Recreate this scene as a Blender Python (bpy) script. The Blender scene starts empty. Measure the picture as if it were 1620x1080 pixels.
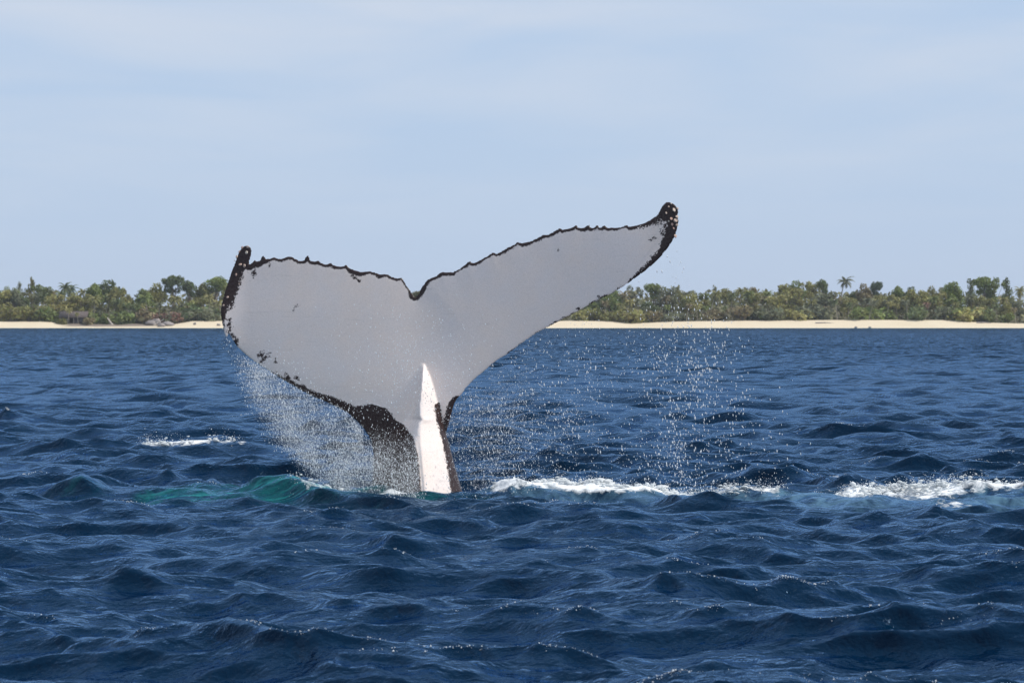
import bpy, math, random
import numpy as np
from mathutils import Vector, Matrix

rng = np.random.default_rng(11)
random.seed(5)
R = math.radians
scene = bpy.context.scene
COL = scene.collection

# ------------------------------------------------------------------ camera
CAM_H = 1.65            # eye height in a small boat
D = 40.0                # distance of the whale
F_PX = 6557.0           # focal length in pixels of a 1620 px wide frame
HOR = 509.0             # row of the true horizon
cam_d = bpy.data.cameras.new("camera")
cam = bpy.data.objects.new("camera", cam_d)
COL.objects.link(cam)
cam.location = (0, 0, CAM_H)
cam.rotation_euler = (R(90) - math.atan((540 - HOR) / F_PX), 0, 0)
cam_d.sensor_width = 36.0
cam_d.lens = 36.0 * F_PX / 1620.0
cam_d.clip_start = 0.5
cam_d.clip_end = 9000
cam_d.dof.use_dof = True
cam_d.dof.focus_distance = 39.6
cam_d.dof.aperture_fstop = 13.0
scene.camera = cam

# ------------------------------------------------------------------ sun and sky
SUN_EL, SUN_AZ = 50.0, 94.0      # azimuth clockwise from the view direction (+Y)
sx = math.sin(R(SUN_AZ)) * math.cos(R(SUN_EL))
sy = math.cos(R(SUN_AZ)) * math.cos(R(SUN_EL))
sz = math.sin(R(SUN_EL))
sun_d = bpy.data.lights.new("sun", 'SUN')
sun_d.energy = 3.8
sun_d.angle = R(0.55)
sun_d.color = (1.0, 0.95, 0.87)
sun = bpy.data.objects.new("sun", sun_d)
COL.objects.link(sun)
sun.rotation_euler = Vector((sx, sy, sz)).to_track_quat('Z', 'Y').to_euler()
sun.location = (30, -10, 60)

world = bpy.data.worlds.new("World")
scene.world = world
world.use_nodes = True
wt = world.node_tree
wt.nodes.clear()


def N(tree, kind, **kw):
    n = tree.nodes.new(kind)
    for k, v in kw.items():
        if k == 'inp':
            for a, b in v.items():
                n.inputs[a].default_value = b
        else:
            setattr(n, k, v)
    return n


def L(tree, a, b):
    tree.links.new(a, b)


sky = N(wt, 'ShaderNodeTexSky', sky_type='NISHITA')
sky.sun_disc = False
sky.sun_elevation = R(SUN_EL)
sky.sun_rotation = R(SUN_AZ)
sky.altitude = 0
sky.air_density = 1.0
sky.dust_density = 0.25
sky.ozone_density = 2.5
tc = N(wt, 'ShaderNodeTexCoord')
sep = N(wt, 'ShaderNodeSeparateXYZ')
L(wt, tc.outputs['Generated'], sep.inputs[0])
# the clear-sky dome of the photograph: an even, pale tropical blue
grad = N(wt, 'ShaderNodeMapRange', inp={1: -0.01, 2: 0.9, 3: 0.0, 4: 1.0})
L(wt, sep.outputs['Z'], grad.inputs[0])
ramp = N(wt, 'ShaderNodeValToRGB')
ramp.color_ramp.elements[0].position = 0.0
ramp.color_ramp.elements[0].color = (4.5, 5.85, 8.3, 1)
ramp.color_ramp.elements[1].position = 1.0
ramp.color_ramp.elements[1].color = (5.0, 6.2, 8.0, 1)
e = ramp.color_ramp.elements.new(0.12)
e.color = (4.6, 6.0, 8.4, 1)
L(wt, grad.outputs[0], ramp.inputs[0])
tint = N(wt, 'ShaderNodeMix', data_type='RGBA', blend_type='MIX', inp={0: 0.8})
L(wt, sky.outputs[0], tint.inputs[6])
L(wt, ramp.outputs[0], tint.inputs[7])
# thin cloud veil on a plane high above: direction / elevation
zc = N(wt, 'ShaderNodeMath', operation='MAXIMUM', inp={1: 0.0})
L(wt, sep.outputs['Z'], zc.inputs[0])
zc2 = N(wt, 'ShaderNodeMath', operation='ADD', inp={1: 0.035})
L(wt, zc.outputs[0], zc2.inputs[0])
dv = N(wt, 'ShaderNodeVectorMath', operation='DIVIDE')
cmb = N(wt, 'ShaderNodeCombineXYZ')
for i in range(3):
    L(wt, zc2.outputs[0], cmb.inputs[i])
L(wt, tc.outputs['Generated'], dv.inputs[0])
L(wt, cmb.outputs[0], dv.inputs[1])
mp = N(wt, 'ShaderNodeMapping', inp={3: (0.9, 0.42, 0.0)})
L(wt, dv.outputs[0], mp.inputs[0])
cn = N(wt, 'ShaderNodeTexNoise', inp={'Scale': 1.0, 'Detail': 5.0, 'Roughness': 0.5, 'Distortion': 0.4})
L(wt, mp.outputs[0], cn.inputs[0])
cr = N(wt, 'ShaderNodeMapRange', inp={1: 0.33, 2: 0.74, 3: 0.0, 4: 1.0})
L(wt, cn.outputs[0], cr.inputs[0])
cf = N(wt, 'ShaderNodeMapRange', inp={1: 0.018, 2: 0.075, 3: 0.04, 4: 0.9})
L(wt, sep.outputs['Z'], cf.inputs[0])
cm = N(wt, 'ShaderNodeMath', operation='MULTIPLY')
L(wt, cr.outputs[0], cm.inputs[0])
L(wt, cf.outputs[0], cm.inputs[1])
cmix = N(wt, 'ShaderNodeMix', data_type='RGBA', blend_type='MIX', inp={7: (6.5, 7.0, 7.9, 1)})
L(wt, cm.outputs[0], cmix.inputs[0])
L(wt, tint.outputs[2], cmix.inputs[6])
bg = N(wt, 'ShaderNodeBackground', inp={1: 0.103})
L(wt, cmix.outputs[2], bg.inputs[0])
wo = N(wt, 'ShaderNodeOutputWorld')
L(wt, bg.outputs[0], wo.inputs[0])

scene.view_settings.view_transform = 'Standard'
scene.view_settings.look = 'None'
scene.view_settings.exposure = 0.0
scene.view_settings.gamma = 1.0
scene.view_settings.use_curve_mapping = False
scene.render.engine = 'CYCLES'
scene.cycles.use_denoising = True
scene.cycles.max_bounces = 6
scene.cycles.diffuse_bounces = 3
scene.cycles.glossy_bounces = 3
scene.cycles.transparent_max_bounces = 8
scene.cycles.volume_bounces = 0
scene.cycles.caustics_reflective = False
scene.cycles.caustics_refractive = False
scene.cycles.sample_clamp_direct = 12.0
scene.cycles.sample_clamp_indirect = 4.0


# ------------------------------------------------------------------ helpers
def at(px, py, Y):
    """pixel of the 1620x1080 photograph at depth Y -> world"""
    return (np.asarray(px) - 810.0) / F_PX * Y, Y, CAM_H + (HOR - np.asarray(py)) / F_PX * Y


def make_mesh(name, v, f, mat=None, smooth=True):
    v = np.asarray(v, dtype=np.float32)
    f = np.asarray(f, dtype=np.int32)
    k = f.shape[1]
    me = bpy.data.meshes.new(name)
    me.vertices.add(len(v))
    me.vertices.foreach_set('co', v.ravel())
    me.loops.add(f.size)
    me.loops.foreach_set('vertex_index', f.ravel())
    me.polygons.add(len(f))
    me.polygons.foreach_set('loop_start', np.arange(0, f.size, k, dtype=np.int32))
    me.polygons.foreach_set('loop_total', np.full(len(f), k, dtype=np.int32))
    if smooth:
        me.polygons.foreach_set('use_smooth', np.ones(len(f), dtype=bool))
    me.update(calc_edges=True)
    me.validate()
    if mat:
        me.materials.append(mat)
    return me


def attr(me, name, data):
    a = me.attributes.new(name, 'FLOAT', 'POINT')
    a.data.foreach_set('value', np.asarray(data, dtype=np.float32))


def link(name, me, parent=None, label=None, cat=None, group=None, kind=None, loc=None):
    o = bpy.data.objects.new(name, me)
    COL.objects.link(o)
    if parent is not None:
        o.parent = parent
    if loc is not None:
        o.location = loc
    if label:
        o['label'] = label
    if cat:
        o['category'] = cat
    if group:
        o['group'] = group
    if kind:
        o['kind'] = kind
    return o


def new_mat(name):
    m = bpy.data.materials.new(name)
    m.use_nodes = True
    t = m.node_tree
    t.nodes.clear()
    out = N(t, 'ShaderNodeOutputMaterial')
    return m, t, out


def sstep(a, b, x):
    t = np.clip((np.asarray(x, dtype=float) - a) / (b - a), 0, 1)
    return t * t * (3 - 2 * t)


def vnoise(x, y, seed=0):
    """cheap smooth value noise for modelling"""
    r = np.random.default_rng(seed)
    tab = r.random((64, 64))
    xi, yi = np.floor(x).astype(int), np.floor(y).astype(int)
    fx, fy = x - xi, y - yi
    fx, fy = fx * fx * (3 - 2 * fx), fy * fy * (3 - 2 * fy)
    g = lambda a, b: tab[a % 64, b % 64]
    return ((g(xi, yi) * (1 - fx) + g(xi + 1, yi) * fx) * (1 - fy)
            + (g(xi, yi + 1) * (1 - fx) + g(xi + 1, yi + 1) * fx) * fy)


# ------------------------------------------------------------------ sea
def mat_sea():
    m, t, out = new_mat("sea_water")
    b = N(t, 'ShaderNodeBsdfDiffuse')
    gl = N(t, 'ShaderNodeBsdfGlossy', inp={'Color': (0.42, 0.67, 1.0, 1)})
    geo = N(t, 'ShaderNodeNewGeometry')
    aer = N(t, 'ShaderNodeAttribute', attribute_name='aer')
    aer2 = N(t, 'ShaderNodeAttribute', attribute_name='milk')
    fo = N(t, 'ShaderNodeAttribute', attribute_name='foam')
    sh = N(t, 'ShaderNodeAttribute', attribute_name='shallow')
    # body colour
    n1 = N(t, 'ShaderNodeTexNoise', inp={'Scale': 0.22, 'Detail': 2.0})
    L(t, geo.outputs['Position'], n1.inputs['Vector'])
    deep = N(t, 'ShaderNodeMix', data_type='RGBA', inp={6: (0.0007, 0.0100, 0.027, 1), 7: (0.0012, 0.0140, 0.036, 1)})
    L(t, n1.outputs[0], deep.inputs[0])
    # streaky noise in the aerated water
    mpa = N(t, 'ShaderNodeMapping', inp={3: (3.0, 1.2, 3.0)})
    L(t, geo.outputs['Position'], mpa.inputs[0])
    na = N(t, 'ShaderNodeTexNoise', inp={'Scale': 1.3, 'Detail': 4.0, 'Roughness': 0.6, 'Distortion': 1.2})
    L(t, mpa.outputs[0], na.inputs['Vector'])
    nar = N(t, 'ShaderNodeMapRange', inp={1: 0.40, 2: 0.64, 3: 0.12, 4: 1.1})
    L(t, na.outputs[0], nar.inputs[0])
    am = N(t, 'ShaderNodeMath', operation='MULTIPLY', use_clamp=True)
    L(t, aer.outputs['Fac'], am.inputs[0])
    L(t, nar.outputs[0], am.inputs[1])
    c1 = N(t, 'ShaderNodeMix', data_type='RGBA', inp={7: (0.005, 0.075, 0.080, 1)})
    L(t, am.outputs[0], c1.inputs[0])
    L(t, deep.outputs[2], c1.inputs[6])
    mps = N(t, 'ShaderNodeMapping', inp={2: (0, 0, 0.25), 3: (1.6, 5.5, 1.0)})
    L(t, geo.outputs['Position'], mps.inputs[0])
    ns = N(t, 'ShaderNodeTexNoise', inp={'Scale': 1.0, 'Detail': 3.0, 'Distortion': 0.8})
    L(t, mps.outputs[0], ns.inputs['Vector'])
    nsr = N(t, 'ShaderNodeMapRange', inp={1: 0.54, 2: 0.68, 3: 0.0, 4: 1.0})
    L(t, ns.outputs[0], nsr.inputs[0])
    sm = N(t, 'ShaderNodeMath', operation='MULTIPLY', use_clamp=True)
    L(t, nsr.outputs[0], sm.inputs[0])
    L(t, aer.outputs['Fac'], sm.inputs[1])
    c1b = N(t, 'ShaderNodeMix', data_type='RGBA', inp={7: (0.022, 0.225, 0.215, 1)})
    L(t, sm.outputs[0], c1b.inputs[0])
    L(t, c1.outputs[2], c1b.inputs[6])
    c1 = c1b
    mm = N(t, 'ShaderNodeMath', operation='MULTIPLY', use_clamp=True)
    L(t, aer2.outputs['Fac'], mm.inputs[0])
    L(t, nar.outputs[0], mm.inputs[1])
    c2 = N(t, 'ShaderNodeMix', data_type='RGBA', inp={7: (0.075, 0.15, 0.21, 1)})
    L(t, mm.outputs[0], c2.inputs[0])
    L(t, c1.outputs[2], c2.inputs[6])
    c3 = N(t, 'ShaderNodeMix', data_type='RGBA', inp={7: (0.03, 0.26, 0.30, 1)})
    L(t, sh.outputs['Fac'], c3.inputs[0])
    L(t, c2.outputs[2], c3.inputs[6])
    # foam: attribute breaks up through noise
    nf = N(t, 'ShaderNodeTexNoise', inp={'Scale': 9.0, 'Detail': 6.0, 'Roughness': 0.65, 'Distortion': 0.6})
    mpf = N(t, 'ShaderNodeMapping', inp={3: (1.0, 0.55, 1.0)})
    L(t, geo.outputs['Position'], mpf.inputs[0])
    L(t, mpf.outputs[0], nf.inputs['Vector'])
    fs = N(t, 'ShaderNodeMath', operation='ADD')
    L(t, fo.outputs['Fac'], fs.inputs[0])
    L(t, nf.outputs[0], fs.inputs[1])
    fr = N(t, 'ShaderNodeMapRange', inp={1: 0.90, 2: 1.12, 3: 0.0, 4: 1.0})
    L(t, fs.outputs[0], fr.inputs[0])
    fg = N(t, 'ShaderNodeMath', operation='MULTIPLY', use_clamp=True)
    fgt = N(t, 'ShaderNodeMath', operation='MULTIPLY', use_clamp=True, inp={1: 6.0})
    L(t, fo.outputs['Fac'], fgt.inputs[0])
    L(t, fr.outputs[0], fg.inputs[0])
    L(t, fgt.outputs[0], fg.inputs[1])
    c4 = N(t, 'ShaderNodeMix', data_type='RGBA', inp={7: (0.82, 0.84, 0.85, 1)})
    L(t, fg.outputs[0], c4.inputs[0])
    L(t, c3.outputs[2], c4.inputs[6])
    L(t, c4.outputs[2], b.inputs['Color'])
    rg = N(t, 'ShaderNodeMapRange', inp={1: 0.0, 2: 1.0, 3: 0.045, 4: 0.7})
    L(t, fg.outputs[0], rg.inputs[0])
    L(t, rg.outputs[0], gl.inputs['Roughness'])
    # ripples
    w1 = N(t, 'ShaderNodeTexNoise', inp={'Scale': 2.6, 'Detail': 4.0, 'Roughness': 0.55, 'Distortion': 0.3})
    L(t, geo.outputs['Position'], w1.inputs['Vector'])
    w2 = N(t, 'ShaderNodeTexNoise', inp={'Scale': 17.0, 'Detail': 3.0, 'Roughness': 0.6})
    L(t, geo.outputs['Position'], w2.inputs['Vector'])
    w0 = N(t, 'ShaderNodeTexNoise', inp={'Scale': 0.32, 'Detail': 3.0, 'Roughness': 0.6})
    L(t, geo.outputs['Position'], w0.inputs['Vector'])
    b0 = N(t, 'ShaderNodeBump', inp={'Strength': 1.0, 'Distance': 0.40})
    L(t, w0.outputs[0], b0.inputs['Height'])
    far = N(t, 'ShaderNodeAttribute', attribute_name='far')
    frm = N(t, 'ShaderNodeMapRange', inp={1: 0.0, 2: 1.0, 3: 0.15, 4: 2.4})
    L(t, far.outputs['Fac'], frm.inputs[0])
    L(t, frm.outputs[0], b0.inputs['Distance'])
    crs = N(t, 'ShaderNodeAttribute', attribute_name='crest')
    crm = N(t, 'ShaderNodeMapRange', inp={1: 0.0, 2: 1.0, 3: 0.013, 4: 0.026})
    L(t, crs.outputs['Fac'], crm.inputs[0])
    b1 = N(t, 'ShaderNodeBump', inp={'Strength': 1.0, 'Distance': 0.07})
    L(t, w1.outputs[0], b1.inputs['Height'])
    L(t, b0.outputs[0], b1.inputs['Normal'])
    b2 = N(t, 'ShaderNodeBump', inp={'Strength': 1.0, 'Distance': 0.012})
    L(t, w2.outputs[0], b2.inputs['Height'])
    L(t, crm.outputs[0], b2.inputs['Distance'])
    L(t, b1.outputs[0], b2.inputs['Normal'])
    L(t, b2.outputs[0], b.inputs['Normal'])
    L(t, b2.outputs[0], gl.inputs['Normal'])
    # unresolved wavelets keep a real sea from mirroring fully at grazing angles: the Fresnel term is rolled off
    fn = N(t, 'ShaderNodeFresnel', inp={'IOR': 1.333})
    L(t, b2.outputs[0], fn.inputs['Normal'])
    fcv = N(t, 'ShaderNodeMapRange', inp={1: 0.0, 2: 1.0, 3: 0.0, 4: 0.68})
    L(t, fn.outputs[0], fcv.inputs[0])
    fk = N(t, 'ShaderNodeMath', operation='SUBTRACT', use_clamp=True)
    fkm = N(t, 'ShaderNodeMath', operation='MULTIPLY', inp={1: 0.5})
    L(t, fg.outputs[0], fkm.inputs[0])
    L(t, fcv.outputs[0], fk.inputs[0])
    L(t, fkm.outputs[0], fk.inputs[1])
    mx = N(t, 'ShaderNodeMixShader')
    L(t, fk.outputs[0], mx.inputs[0])
    L(t, b.outputs[0], mx.inputs[1])
    L(t, gl.outputs[0], mx.inputs[2])
    L(t, mx.outputs[0], out.inputs['Surface'])
    return m


def ridge(x, y, pts, wy_front, wy_back, amp=1.0):
    """height of a ridge along a world path pts [(x, y, z)], asymmetric in y"""
    p = np.array(pts, dtype=float)
    yc = np.interp(x, p[:, 0], p[:, 1])
    h = np.interp(x, p[:, 0], p[:, 2], left=0, right=0)
    dy = y - yc
    w = np.where(dy < 0, wy_front, wy_back)
    return amp * h * np.exp(-(dy / w) ** 2)


X = lambda px, Y=40.0: (px - 810.0) / F_PX * Y
# crests that the tail has thrown up: (x, y, height)
R_RIGHT1 = [(X(740), 39.6, 0.0), (X(772), 39.5, 0.05), (X(795), 39.5, 0.13), (X(840), 39.5, 0.10), (X(900), 39.4, 0.085),
            (X(960), 39.3, 0.07), (X(1030), 39.2, 0.05), (X(1080), 39.1, 0.035), (X(1150), 39.1, 0.06), (X(1200), 39.1, 0.0)]
R_RIGHT2 = [(X(1180), 38.6, 0.0), (X(1280), 38.8, 0.02), (X(1330), 38.9, 0.05), (X(1400), 39.0, 0.09), (X(1470), 39.0, 0.12),
            (X(1540), 39.0, 0.135), (X(1600), 39.0, 0.11), (X(1680), 39.0, 0.07), (X(1800), 39.0, 0.0)]
R_GREEN = [(X(330), 39.3, 0.0), (X(390), 39.3, 0.07), (X(440), 39.3, 0.15), (X(475), 39.3, 0.185), (X(510), 39.3, 0.14),
           (X(550), 39.3, 0.06), (X(600), 39.3, 0.0)]
R_GREEN2 = [(X(60), 39.5, 0.0), (X(100), 39.5, 0.07), (X(140), 39.5, 0.14), (X(165), 39.5, 0.08), (X(200), 39.5, 0.0)]
R_CAP = [(X(200, 53), 52.0, 0.0), (X(240, 53), 52.0, 0.10), (X(300, 53), 52.0, 0.13), (X(340, 53), 52.0, 0.17), (X(390, 53), 52.0, 0.10),
         (X(450, 53), 52.0, 0.08), (X(520, 53), 52.0, 0.0)]


def build_waves():
    r = np.random.default_rng(29)
    n = 150
    lam = np.exp(np.linspace(math.log(0.18), math.log(6.5), n)) * r.uniform(0.94, 1.06, n)
    k = 2 * np.pi / lam
    base = lam ** 0.88 * np.exp(-(lam / 4.6) ** 4)
    a = base * r.uniform(0.5, 1.3, n)
    spread = np.where(lam > 2.2, 0.62, 0.9)
    th = R(252) + r.normal(0, 1, n) * spread      # running towards the camera, a little from the right
    ph = r.uniform(0, 2 * np.pi, n)
    a *= 0.060 / math.sqrt((a ** 2).sum() / 2)
    return lam, k, a, th, ph


WAVES = build_waves()


def wave_field(x, y, spacing, damp):
    lam, k, a, th, ph = WAVES
    z = np.zeros_like(x)
    dx = np.zeros_like(x)
    dy = np.zeros_like(x)
    # gusts: patches where the short chop is stronger
    gust = 0.80 + 0.95 * vnoise(x * 0.11 + 50, y * 0.07 + 50, 3)
    for i in range(len(lam)):
        m = np.flatnonzero(spacing < lam[i] / 2.2)
        if not len(m):
            continue
        wgt = np.minimum((lam[i] / spacing[m] - 2.2) / 2.0, 1)
        kx, ky = k[i] * math.cos(th[i]), k[i] * math.sin(th[i])
        p = ((kx * x[m] + ky * y[m] + ph[i]) % (2 * np.pi)).astype(np.float32)
        A = (a[i] * wgt * (gust[m] if lam[i] < 1.6 else damp[m])).astype(np.float32)
        s = np.sin(p)
        z[m] += A * np.cos(p)
        A *= 1.2 * s
        dx[m] -= A * math.cos(th[i])
        dy[m] -= A * math.sin(th[i])
    return z, dx, dy


def damping(x, y):
    e = ((x - 0.3) / 6.5) ** 2 + ((y - 38.6) / 3.2) ** 2
    return 1.0 - 0.62 * np.exp(-e)


def sea_extra(x, y):
    z = ridge(x, y, R_RIGHT1, 0.35, 0.5) + ridge(x, y, R_RIGHT2, 1.1, 0.55)
    z += ridge(x, y, R_GREEN, 0.75, 0.6) + ridge(x, y, R_GREEN2, 0.6, 0.6) + ridge(x, y, R_CAP, 0.7, 0.6)
    return z


def sea_z(x, y):
    x = np.asarray(x, float)
    y = np.asarray(y, float)
    z, dx, dy = wave_field(x, y, np.full_like(x, 0.06), damping(x, y))
    return z + sea_extra(x, y)


def build_sea():
    d0 = math.radians(9.3)
    fine = np.linspace(-d0, d0, 400)
    mid = np.linspace(d0, R(24), 75)[1:]
    far = np.linspace(R(24), R(180), 40)[1:]
    ang = np.concatenate([-far[::-1][1:], -mid[::-1], fine, mid, far])
    rr = [3.0]
    while rr[-1] < 2600:
        q = rr[-1]
        if q < 14:
            g = 0.03
        elif q < 75:
            g = 0.0024
        elif q < 160:
            g = 0.0035
        elif q < 500:
            g = 0.0045
        elif q < 1110:
            g = 0.006
        else:
            g = 0.05
        rr.append(q * (1 + g))
    rr = np.array(rr)
    Aa, Rr = np.meshgrid(ang, rr)
    dang = np.gradient(ang)
    drad = np.gradient(rr)
    sp = np.maximum(Rr * dang[None, :] * 0.8, np.minimum(drad[:, None], 0.6 + 0 * Rr))
    x = (np.sin(Aa) * Rr).ravel()
    y = (np.cos(Aa) * Rr).ravel()
    spf = sp.ravel()
    z, dx, dy = wave_field(x, y, spf, damping(x, y))
    shore = np.clip((1085 - y) / 60.0, 0.12, 1)
    ex = sea_extra(x, y)
    vx, vy = x + dx * shore, y + dy * shore
    vz = z * shore + ex
    # wind-driven crests lean downwind, towards the camera
    vy = vy - 0.65 * np.clip(z, -0.05, 0.3) * shore * (y < 700)
    vx = vx - 0.12 * np.clip(z, -0.05, 0.3) * shore * (y < 700)
    nr, na = Rr.shape
    i = np.arange(nr - 1)[:, None] * na + np.arange(na - 1)[None, :]
    f = np.stack([i, i + 1, i + 1 + na, i + na], -1).reshape(-1, 4)
    # hull-side disc is left open under the camera: the boat the picture is taken from
    foam = np.zeros_like(x)
    n_fine = vnoise(x * 3.0, y * 1.6, 8)
    n_mid = vnoise(x * 1.1 + 9, y * 0.9, 4)

    def line_foam(pts, off, w, s, x0, x1):
        p = np.array(pts)
        yc = np.interp(x, p[:, 0], p[:, 1]) + off
        m = sstep(x0 - 0.12, x0 + 0.08, x) * (1 - sstep(x1 - 0.08, x1 + 0.12, x))
        return s * m * np.exp(-((y - yc) / w) ** 2)
    foam += line_foam(R_RIGHT1, -0.08, 0.42, 0.84, X(778), X(1085))
    foam += line_foam(R_RIGHT1, 0.0, 0.45, 0.50, X(1085), X(1230))
    foam += line_foam(R_RIGHT2, -0.10, 0.45, 0.62, X(1285), X(1590))
    foam += line_foam(R_RIGHT2, -1.1, 0.8, 0.36, X(1300), X(1480))
    foam += line_foam(R_RIGHT2, -2.1, 0.5, 0.34, X(1430), X(1540))
    foam += line_foam(R_RIGHT2, 0.2, 0.3, 0.45, X(1590), X(1650))
    foam += line_foam(R_CAP, 0.0, 0.55, 0.60, X(232, 53), X(402, 53))
    foam += line_foam(R_GREEN, -0.6, 0.35, 0.45, X(485), X(585))
    foam += line_foam(R_GREEN, 0.1, 0.2, 0.35, X(455), X(485))
    # round the stock of the tail
    foam += 0.62 * np.exp(-(((x - X(640)) / 0.5) ** 2 + ((y - 39.3) / 0.28) ** 2)) * (0.6 + 0.6 * n_mid)
    # wind-blown caps on the highest short crests
    cap = sstep(0.14, 0.21, z) * sstep(0.55, 0.8, n_mid) * (y > 17) * (y < 400)
    foam += 0.33 * cap
    for (px, py, w) in ((1010, 555, 0.9), (1430, 571, 1.2), (1240, 680, 0.8), (70, 568, 1.0), (232, 604, 0.6),
                        (1205, 558, 1.0), (1310, 757, 0.35)):
        Yg = CAM_H * F_PX / (py - HOR)
        foam += 0.42 * np.exp(-(((x - X(px, Yg)) / w) ** 2 + ((y - Yg) / (w * 1.2)) ** 2))
    foam *= 0.75 + 0.5 * n_fine
    aer = line_foam(R_GREEN, -0.35, 1.05, 1.0, X(235), X(610)) * (0.5 + 0.8 * n_mid)
    aer += line_foam(R_GREEN2, -0.2, 0.6, 0.16, X(90), X(180))
    aer += 0.35 * np.exp(-(((x - X(620)) / 0.8) ** 2 + ((y - 39.0) / 0.5) ** 2))
    milk = line_foam(R_RIGHT2, -1.2, 1.5, 0.95, X(1230), X(1720)) * (0.45 + 0.8 * n_mid)
    milk += line_foam(R_RIGHT1, -0.3, 0.9, 0.7, X(770), X(1270))
    shal = sstep(1040, 1098, y)
    me = make_mesh("sea", np.stack([vx, vy, vz], 1), f, mat_sea())
    attr(me, 'foam', np.clip(foam, 0, 1))
    attr(me, 'aer', np.clip(aer, 0, 1))
    attr(me, 'milk', np.clip(milk, 0, 1))
    attr(me, 'shallow', shal)
    attr(me, 'far', sstep(50, 260, y))
    attr(me, 'crest', sstep(0.06, 0.13, z) * sstep(0.45, 0.75, n_mid))
    link('sea', me, kind='structure')


build_sea()

# ------------------------------------------------------------------ island terrain
SHORE = 1100.0
SCL = SHORE / F_PX           # metres per photo pixel at the shore
XI = lambda px, Y=SHORE: (px - 810.0) / F_PX * Y


def mat_sand():
    m, t, out = new_mat("beach_sand")
    b = N(t, 'ShaderNodeBsdfPrincipled', inp={'Roughness': 0.95})
    geo = N(t, 'ShaderNodeNewGeometry')
    n = N(t, 'ShaderNodeTexNoise', inp={'Scale': 0.12, 'Detail': 5.0})
    L(t, geo.outputs['Position'], n.inputs['Vector'])
    c = N(t, 'ShaderNodeMix', data_type='RGBA', inp={6: (0.60, 0.49, 0.34, 1), 7: (0.70, 0.60, 0.44, 1)})
    L(t, n.outputs[0], c.inputs[0])
    rk = N(t, 'ShaderNodeAttribute', attribute_name='bank')
    n2 = N(t, 'ShaderNodeTexNoise', inp={'Scale': 0.8, 'Detail': 4.0})
    L(t, geo.outputs['Position'], n2.inputs['Vector'])
    c0 = N(t, 'ShaderNodeMix', data_type='RGBA', inp={6: (0.10, 0.075, 0.06, 1), 7: (0.30, 0.24, 0.19, 1)})
    L(t, n2.outputs[0], c0.inputs[0])
    c2 = N(t, 'ShaderNodeMix', data_type='RGBA')
    L(t, rk.outputs['Fac'], c2.inputs[0])
    L(t, c.outputs[2], c2.inputs[6])
    L(t, c0.outputs[2], c2.inputs[7])
    fl = N(t, 'ShaderNodeAttribute', attribute_name='litter')
    c3 = N(t, 'ShaderNodeMix', data_type='RGBA', inp={7: (0.11, 0.10, 0.055, 1)})
    L(t, fl.outputs['Fac'], c3.inputs[0])
    L(t, c2.outputs[2], c3.inputs[6])
    L(t, c3.outputs[2], b.inputs['Base Color'])
    L(t, b.outputs[0], out.inputs['Surface'])
    return m


def beach_crest(x):
    """height of the sand where the trees begin, along the shore"""
    px = x / SCL + 810
    c = np.interp(px, [-2000, 0, 60, 100, 140, 230, 270, 300, 350, 420, 860, 900, 960, 1000, 1060, 1150, 1300, 1400, 1500, 1540, 1580, 1620, 3600],
                  [1.9, 1.75, 1.8, 1.2, 0.9, 0.9, 1.1, 1.85, 1.9, 1.9, 1.7, 1.9, 1.9, 1.35, 1.65, 1.9, 2.1, 2.15, 2.1, 1.75, 1.4, 1.2, 1.3])
    return c + 0.12 * (vnoise(x * 0.13 + 200, x * 0 + 3.3, 5) - 0.5)


def island_ground(x, y):
    s = SHORE + 3.0 * (vnoise(x * 0.02 + 77, x * 0 + 1.7, 6) - 0.5)
    c = beach_crest(x)
    t = np.clip((y - s) / 12.0, -3, 1)
    z = np.where(t < 0, t * 1.2, c * (0.25 * t + 0.75 * sstep(0, 1, t)))
    z = z + 4.5 * sstep(0, 60, y - s - 16)
    return z


def build_island():
    xs = np.arange(-430, 430, 1.5)
    ys = np.concatenate([np.arange(1088, 1120, 1.0), np.arange(1120, 1260, 6.0)])
    gx, gy = np.meshgrid(xs, ys)
    gz = island_ground(gx, gy)
    px = gx / SCL + 810
    bank = sstep(92, 108, px) * (1 - sstep(225, 262, px)) * sstep(0.25, 0.45, gz) + 0.8 * sstep(985, 995, px) * (1 - sstep(1000, 1010, px)) * 0
    bank = np.clip(bank, 0, 1)
    gz = gz + bank * 0.35 * (vnoise(gx * 0.5 + 300, gy * 0.5, 9) - 0.2)
    litter = sstep(SHORE + 12, SHORE + 15, gy)
    ny, nx = gx.shape
    i = np.arange(ny - 1)[:, None] * nx + np.arange(nx - 1)[None, :]
    f = np.stack([i, i + 1, i + 1 + nx, i + nx], -1).reshape(-1, 4)
    me = make_mesh('beach', np.stack([gx.ravel(), gy.ravel(), gz.ravel()], 1), f, mat_sand())
    attr(me, 'bank', bank.ravel())
    attr(me, 'litter', litter.ravel())
    link('beach', me, kind='structure')


build_island()


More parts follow.
